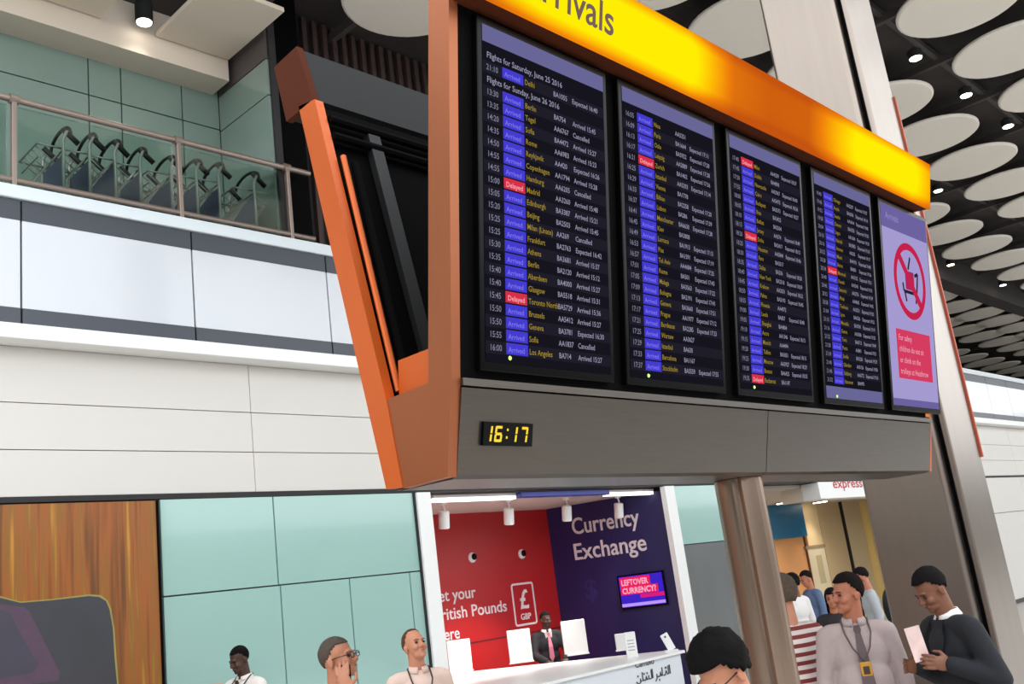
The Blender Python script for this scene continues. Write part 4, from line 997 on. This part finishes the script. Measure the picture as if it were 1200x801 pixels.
    if top[0] == 'jacket':
        for s in (-1, 1): capsule(bm, V3(s * .09, 0, .98), .10 * S, V3(s * .085, 0, .84), .11 * S)
    remeshed({'jacket': 'jacket', 'tee': 'striped_shirt'}.get(top[0], 'shirt'), bm, max(voxel, .012), tm, root, 4)
    bm = bmesh.new(); ell(bm, V3(0, 0, .93), (.168 * S, .122 * S, .10 * S)); legs_(bm, .016); remeshed('trousers', bm, max(voxel, .013), mat('legs_%d_%d_%d' % legs, legs, .85, noise=.06, nscale=20), root, 3)
    for a_ in ank:
        bm = bmesh.new(); f0 = a_.copy(); f0.z -= .045 * S
        capsule(bm, f0 + Vector((0, .025 * S, 0)), .042 * S, f0 + Vector((0, -.15 * S, -.012 * S)), .036 * S); bx(bm, f0.x - .042 * S, f0.x + .042 * S, f0.y - .185 * S, f0.y + .065 * S, f0.z - .0445 * S, f0.z - .02 * S, .004)
        finish('shoe', bm, mat('shoe_%d' % shoe[0], shoe, .4), root, True, local=True)
    def collar(m_, r=.072, zc=1.462, h=.04, nm='collar'):
        bm = bmesh.new(); n_ = 20; A, B = [], []
        for q in range(n_):
            a = -math.pi / 2 + .22 + (2 * math.pi - .44) * q / (n_ - 1)
            A.append(bm.verts.new(V3(math.cos(a) * r * .86, ly + .012 + math.sin(a) * r * .86, zc + h * (.75 + .25 * math.sin(a))))); B.append(bm.verts.new(V3(math.cos(a) * r * 1.22, ly + .012 + math.sin(a) * r * 1.15, zc - .012 + .010 * math.sin(a))))
        for q in range(n_ - 1): bm.faces.new((A[q], A[q + 1], B[q + 1], B[q]))
        bmesh.ops.recalc_face_normals(bm, faces=bm.faces); bmesh.ops.solidify(bm, geom=bm.faces[:], thickness=.006)
        return finish(nm, bm, m_, root, True, local=True)
    fy_ = lambda z: ly - (.098 + .018 * min(1, (1.40 - z) / .12)) - gg - belly * max(0, 1 - abs(z - 1.10) / .2) * 1.3
    for ex in extras:
        if ex == 'collar': collar(tm)
        if ex == 'white_collar': collar(mat('collar_white', (236, 232, 230), .7), .070, 1.470, .036, 'shirt_collar')
        if ex[0] == 'tie':
            bm = bmesh.new(); ys = [(1.445, .016), (1.42, .022), (1.40, .016), (1.25, .030), (1.10, .036), (1.04, .002)]
            L_, R_ = [], []
            for z, wd in ys: yy = -.085 - gg + ly if z > 1.39 else fy_(z) - .006; L_.append(bm.verts.new(V3(-wd, yy, z))); R_.append(bm.verts.new(V3(wd, yy, z)))
            for q in range(len(ys) - 1): bm.faces.new((L_[q], R_[q], R_[q + 1], L_[q + 1]))
            bmesh.ops.recalc_face_normals(bm, faces=bm.faces); bmesh.ops.solidify(bm, geom=bm.faces[:], thickness=.008); finish('tie', bm, mat('tie_%d' % ex[1][0], ex[1], .7), root, local=True)
        if ex[0] == 'lanyard':
            zb_ = ex[2]; bm = bmesh.new(); yb2 = fy_(zb_) - .010
            pts = [V3(0, yb2, zb_), V3(.05, fy_(1.32) - .008, 1.32), V3(.075, -.085 - gg + ly, 1.40), V3(.078, ly + .0, 1.475), V3(.04, ly + .08, 1.485), V3(-.04, ly + .08, 1.485), V3(-.078, ly, 1.475), V3(-.075, -.085 - gg + ly, 1.40), V3(-.05, fy_(1.32) - .008, 1.32)]
            tube(bm, pts, .0055, 6, True); finish('lanyard', bm, mat('lanyard_%d' % ex[1][0], ex[1], .7), root, True, local=True)
            if len(ex) > 3:
                p_ = V3(0, yb2 - .008, zb_); bm = bmesh.new(); bx(bm, p_.x - .033, p_.x + .033, p_.y - .006, p_.y + .004, p_.z - .10, p_.z, .004); bg_ = finish('badge', bm, mat('badge_gold', (196, 140, 50), .35), root, local=True)
                bm = bmesh.new(); bx(bm, p_.x - .018, p_.x + .018, p_.y - .0085, p_.y - .0062, p_.z - .07, p_.z - .025); finish('badge_photo', bm, mat('badge_dark', (60, 44, 30), .4), bg_, local=True)
        if ex == 'glasses':
            bm = bmesh.new()
            for s in (-1, 1):
                tube(bm, [hp(s * .033 + .022 * math.cos(a) , -.112, .083 + .016 * math.sin(a)) for a in [2 * math.pi * q / 14 for q in range(14)]], .0026 * S, 6, True)
                tube(bm, [hp(s * .055, -.110, .088), hp(s * .076, -.06, .088), hp(s * .080, .0, .084)], .0026 * S, 6)
            tube(bm, [hp(-.011, -.113, .087), hp(.011, -.113, .087)], .0026 * S, 6); finish('glasses', bm, mat('glasses_dark', (34, 30, 32), .3), root, True, local=True)
        if ex == 'belt':
            bm = bmesh.new(); n_ = 28
            tube(bm, [V3(math.cos(2 * math.pi * q / n_) * (.168 + belly * .3), math.sin(2 * math.pi * q / n_) * (.122 + belly * .5) - belly * .2, .955) for q in range(n_)], .016 * S, 8, True); finish('belt', bm, mat('belt_black', (24, 22, 22), .4), root, True, local=True)
        if ex == 'lapels':
            bm = bmesh.new()
            for s in (-1, 1):
                vs = [bm.verts.new(V3(*p)) for p in ((s * .060, ly - .045 - gg, 1.45), (s * .10, ly - .080 - gg, 1.36), (s * .016, fy_(1.14) - .004, 1.14), (s * .006, fy_(1.20) - .004, 1.20))]; bm.faces.new(vs)
            bmesh.ops.solidify(bm, geom=bm.faces[:], thickness=.008); finish('lapel', bm, tm, root, local=True)
        if ex == 'shirt_front':
            bm = bmesh.new(); vs = [bm.verts.new(V3(*p)) for p in ((-.06, ly - .060 - gg, 1.45), (.06, ly - .060 - gg, 1.45), (.012, fy_(1.18) - .002, 1.17), (-.012, fy_(1.18) - .002, 1.17))]; bm.faces.new(vs)
            bmesh.ops.solidify(bm, geom=bm.faces[:], thickness=.006); finish('shirt_front', bm, mat('collar_white', (236, 232, 230), .7), root, local=True)
    return root, V3, hp
def held(nm, root, label, cat, builder):
    """a thing of its own in someone's hand, built in the holder's coordinates"""
    M4 = Matrix.Translation(root.location) @ Matrix.Rotation(root.rotation_euler.z, 4, 'Z')
    bm = bmesh.new(); m_ = builder(bm); c = sum((v.co for v in bm.verts), Vector()) / len(bm.verts)
    for v in bm.verts: v.co -= c
    bmesh.ops.transform(bm, matrix=M4.to_3x3().to_4x4(), verts=bm.verts)
    o = finish(nm, bm, m_); o.location = M4 @ c; return tag(o, label, cat)
X_, Y_, Z_ = Vector((1, 0, 0)), Vector((0, 1, 0)), Vector((0, 0, 1))
# near head in front of the counter
person('person with thick black hair and glasses looking down, beside the grooved steel post', 827, 749, 3.3, (-.75, .45), 'e', ('thick', (20, 17, 17)), ('shirt', (60, 60, 66)), yaw=0, pitch=.55, voxel=.006, extras=('collar', 'glasses'))
# man on the phone
r, V3, hp = person('person with cropped grey hair and glasses holding a phone to the ear', 388, 746, 5.5, (.93, .30), 'e', ('buzz', (138, 124, 112)), ('shirt', (206, 186, 188)), yaw=0, pitch=-.16, voxel=.006,
    armR=[(-.27, -.13, 1.20), (-.135, -.10, 1.47), Vector((.10, .22, 1)), Vector((1, .15, 0)), Vector((.1, -1, .1)), .30], extras=('collar', 'glasses'))
held('mobile_phone', r, 'dark mobile phone held against the ear of the grey-haired person', 'phone', lambda bm: (bx(bm, -.100, -.092, -.115, -.055, 1.52, 1.645, .003), black_g)[1])
# man in pink shirt looking up
person('person in open-necked pale pink shirt gazing upwards beside the booth jamb', 480, 737, 7.1, (.32, .95), 'a', ('receding', (150, 110, 84)), ('shirt', (234, 204, 190)), yaw=.35, pitch=-.30, voxel=.006, extras=('collar', ('lanyard', (60, 44, 44), 1.10)))
# white shirt and tie at the glass wall
r, V3, hp = person('person in white top with dark tie looking down, against the mint glass wall', 277, 757, 9.0, (-.45, .9), 'c', ('buzz', (22, 18, 18)), ('shirt', (236, 228, 222)), yaw=-.15, pitch=.32, voxel=.008,
    armL=[(.24, -.08, 1.14), (.13, -.30, 1.22), Vector((-.3, -1, .05)), Vector((-1, 0, 0)), Vector((0, .1, 1))], armR=[(-.24, -.08, 1.14), (-.13, -.30, 1.22), Vector((.3, -1, .05)), Vector((1, 0, 0)), Vector((0, .1, 1))], extras=('collar', ('tie', (52, 36, 40)), ('lanyard', (40, 36, 40), 1.12)))
held('cardboard_carton', r, 'tan carton held up by the person in white at the glass wall', 'carton', lambda bm: (bx(bm, -.135, .10, -.62, -.36, 1.22, 1.46, .008), mat('carton_tan', (206, 160, 130), .8))[1])
# seated clerk
pc = person('clerk in dark jacket and pink tie seated behind the white counter', 638, 715, 14.2, (.25, .95), 'c', ('buzz', (26, 20, 20)), ('jacket', (30, 28, 34)), yaw=.3, pitch=.12, voxel=.010, seated=True,
    armL=[(.26, -.10, 1.15), (.14, -.34, 1.06), Vector((-.3, -1, 0)), Vector((0, 0, -1)), Vector((-1, .2, 0))], armR=[(-.26, -.10, 1.15), (-.14, -.34, 1.06), Vector((.3, -1, 0)), Vector((0, 0, -1)), Vector((1, .2, 0))], extras=('white_collar', 'shirt_front', ('tie', (206, 120, 140))))
cr_ = pc[0]; zst = pc[1](0, 0, .96).z - .125
st = empty('bar_stool', (cr_.location.x, cr_.location.y, 0), cr_.rotation_euler.z, world=False); tag(st, 'round black stool under the seated clerk behind the counter', 'stool')
bm = bmesh.new(); lathe(bm, [(.16, -.05), (.18, -.03), (.18, -.01), (.16, 0)], (0, 0, zst), 24); finish('seat', bm, black_m, st, local=True)
bm = bmesh.new(); cyl(bm, (0, 0, .02), (0, 0, zst - .05), .03, seg=14); finish('pole', bm, rail_m, st, local=True)
bm = bmesh.new(); lathe(bm, [(.22, 0), (.22, .015), (.05, .03)], (0, 0, 0), 24); finish('base', bm, rail_m, st, local=True)
# striped shirt, seen from behind
person('person in red and white striped short-sleeved shirt, seen from behind beside the post', 912, 676, 6.4, (-.35, -.9), 'a', ('wavy', (150, 132, 112)), ('tee', (220, 210, 205)), (34, 36, 42), top_mat=stripes_mat(), yaw=.1, pitch=.05, voxel=.008, sleeves='short', belly=.03,
    armR=[(-.27, .0, 1.13), (-.23, -.22, 1.06), Vector((.2, -1, .1)), Vector((1, 0, 0)), Vector((0, 0, 1))], extras=('belt',))
# white shirt with tie and badge
person('person in pale shirt and dark tie with gold badge, head turned aside', 990, 672, 6.1, (-.18, .98), 'b', ('short', (38, 26, 22)), ('shirt', (178, 160, 158)), (32, 30, 34), yaw=-1.05, pitch=.03, voxel=.006, belly=.035, extras=('collar', 'belt', ('tie', (92, 76, 78)), ('lanyard', (90, 74, 70), 1.24, 1)))
# dark suit
r, V3, hp = person('person in dark suit looking down at a leaflet, against the steel pylon', 1078, 669, 5.7, (-.93, .2), 'd', ('short', (28, 22, 22)), ('jacket', (24, 25, 32)), (22, 23, 29), pitch=.50, voxel=.006, lean=.06,
    armL=[(.27, .04, 1.12), (.16, -.17, 1.22), Vector((-.25, -1, .25)), Vector((-1, 0, 0)), Vector((0, .2, 1)), .55], armR=[(-.26, .02, 1.12), (-.10, -.20, 1.20), Vector((.2, -1, .2)), Vector((1, 0, 0)), Vector((0, .2, 1)), .55], extras=('white_collar', 'lapels'))
def paper(bm):
    bx(bm, -.002, .002, -.042, .042, -.095, .095); bmesh.ops.transform(bm, matrix=Matrix.Translation(V3(.085, -.30, 1.345)) @ Matrix.Rotation(.15, 4, 'X') @ Matrix.Rotation(-.35, 4, 'Z'), verts=bm.verts); return mat('paper_print', (226, 196, 192), .7, noise=.25, nscale=14)
held('printed_leaflet', r, 'pale printed leaflet held by the person in the dark suit', 'leaflet', paper)
# farther people
person('distant person in blue-grey top with dark hair looking down, before the cream door', 941, 669, 14.5, (-.9, .2), 'b', ('short', (36, 28, 26)), ('shirt', (92, 112, 146)), pitch=.35, voxel=.012)
person('distant person with dark curly hair in white, behind the striped shirt', 926, 673, 12.5, (-.5, -.6), 'd', ('wavy', (34, 26, 24)), ('shirt', (228, 224, 222)), voxel=.012, pitch=.1)
person('distant person with long dark hair in black, between the striped and the pale shirt', 973, 690, 10.5, (-.3, .7), 'b', ('long', (28, 22, 22)), ('shirt', (34, 30, 34)), voxel=.012)
r, V3, hp = person('distant person in grey with a dark backpack bending forward, behind the pale shirt', 1004, 667, 12.0, (-.8, -.2), 'b', ('short', (34, 28, 28)), ('shirt', (172, 176, 180)), pitch=.4, lean=.1, voxel=.012)
def pack(bm):
    ell(bm, V3(0, .20, 1.22), (.15, .09, .22), None, 14, 10); return mat('pack_black', (34, 36, 42), .7)
held('backpack', r, 'dark backpack worn by the distant person in grey', 'backpack', pack)
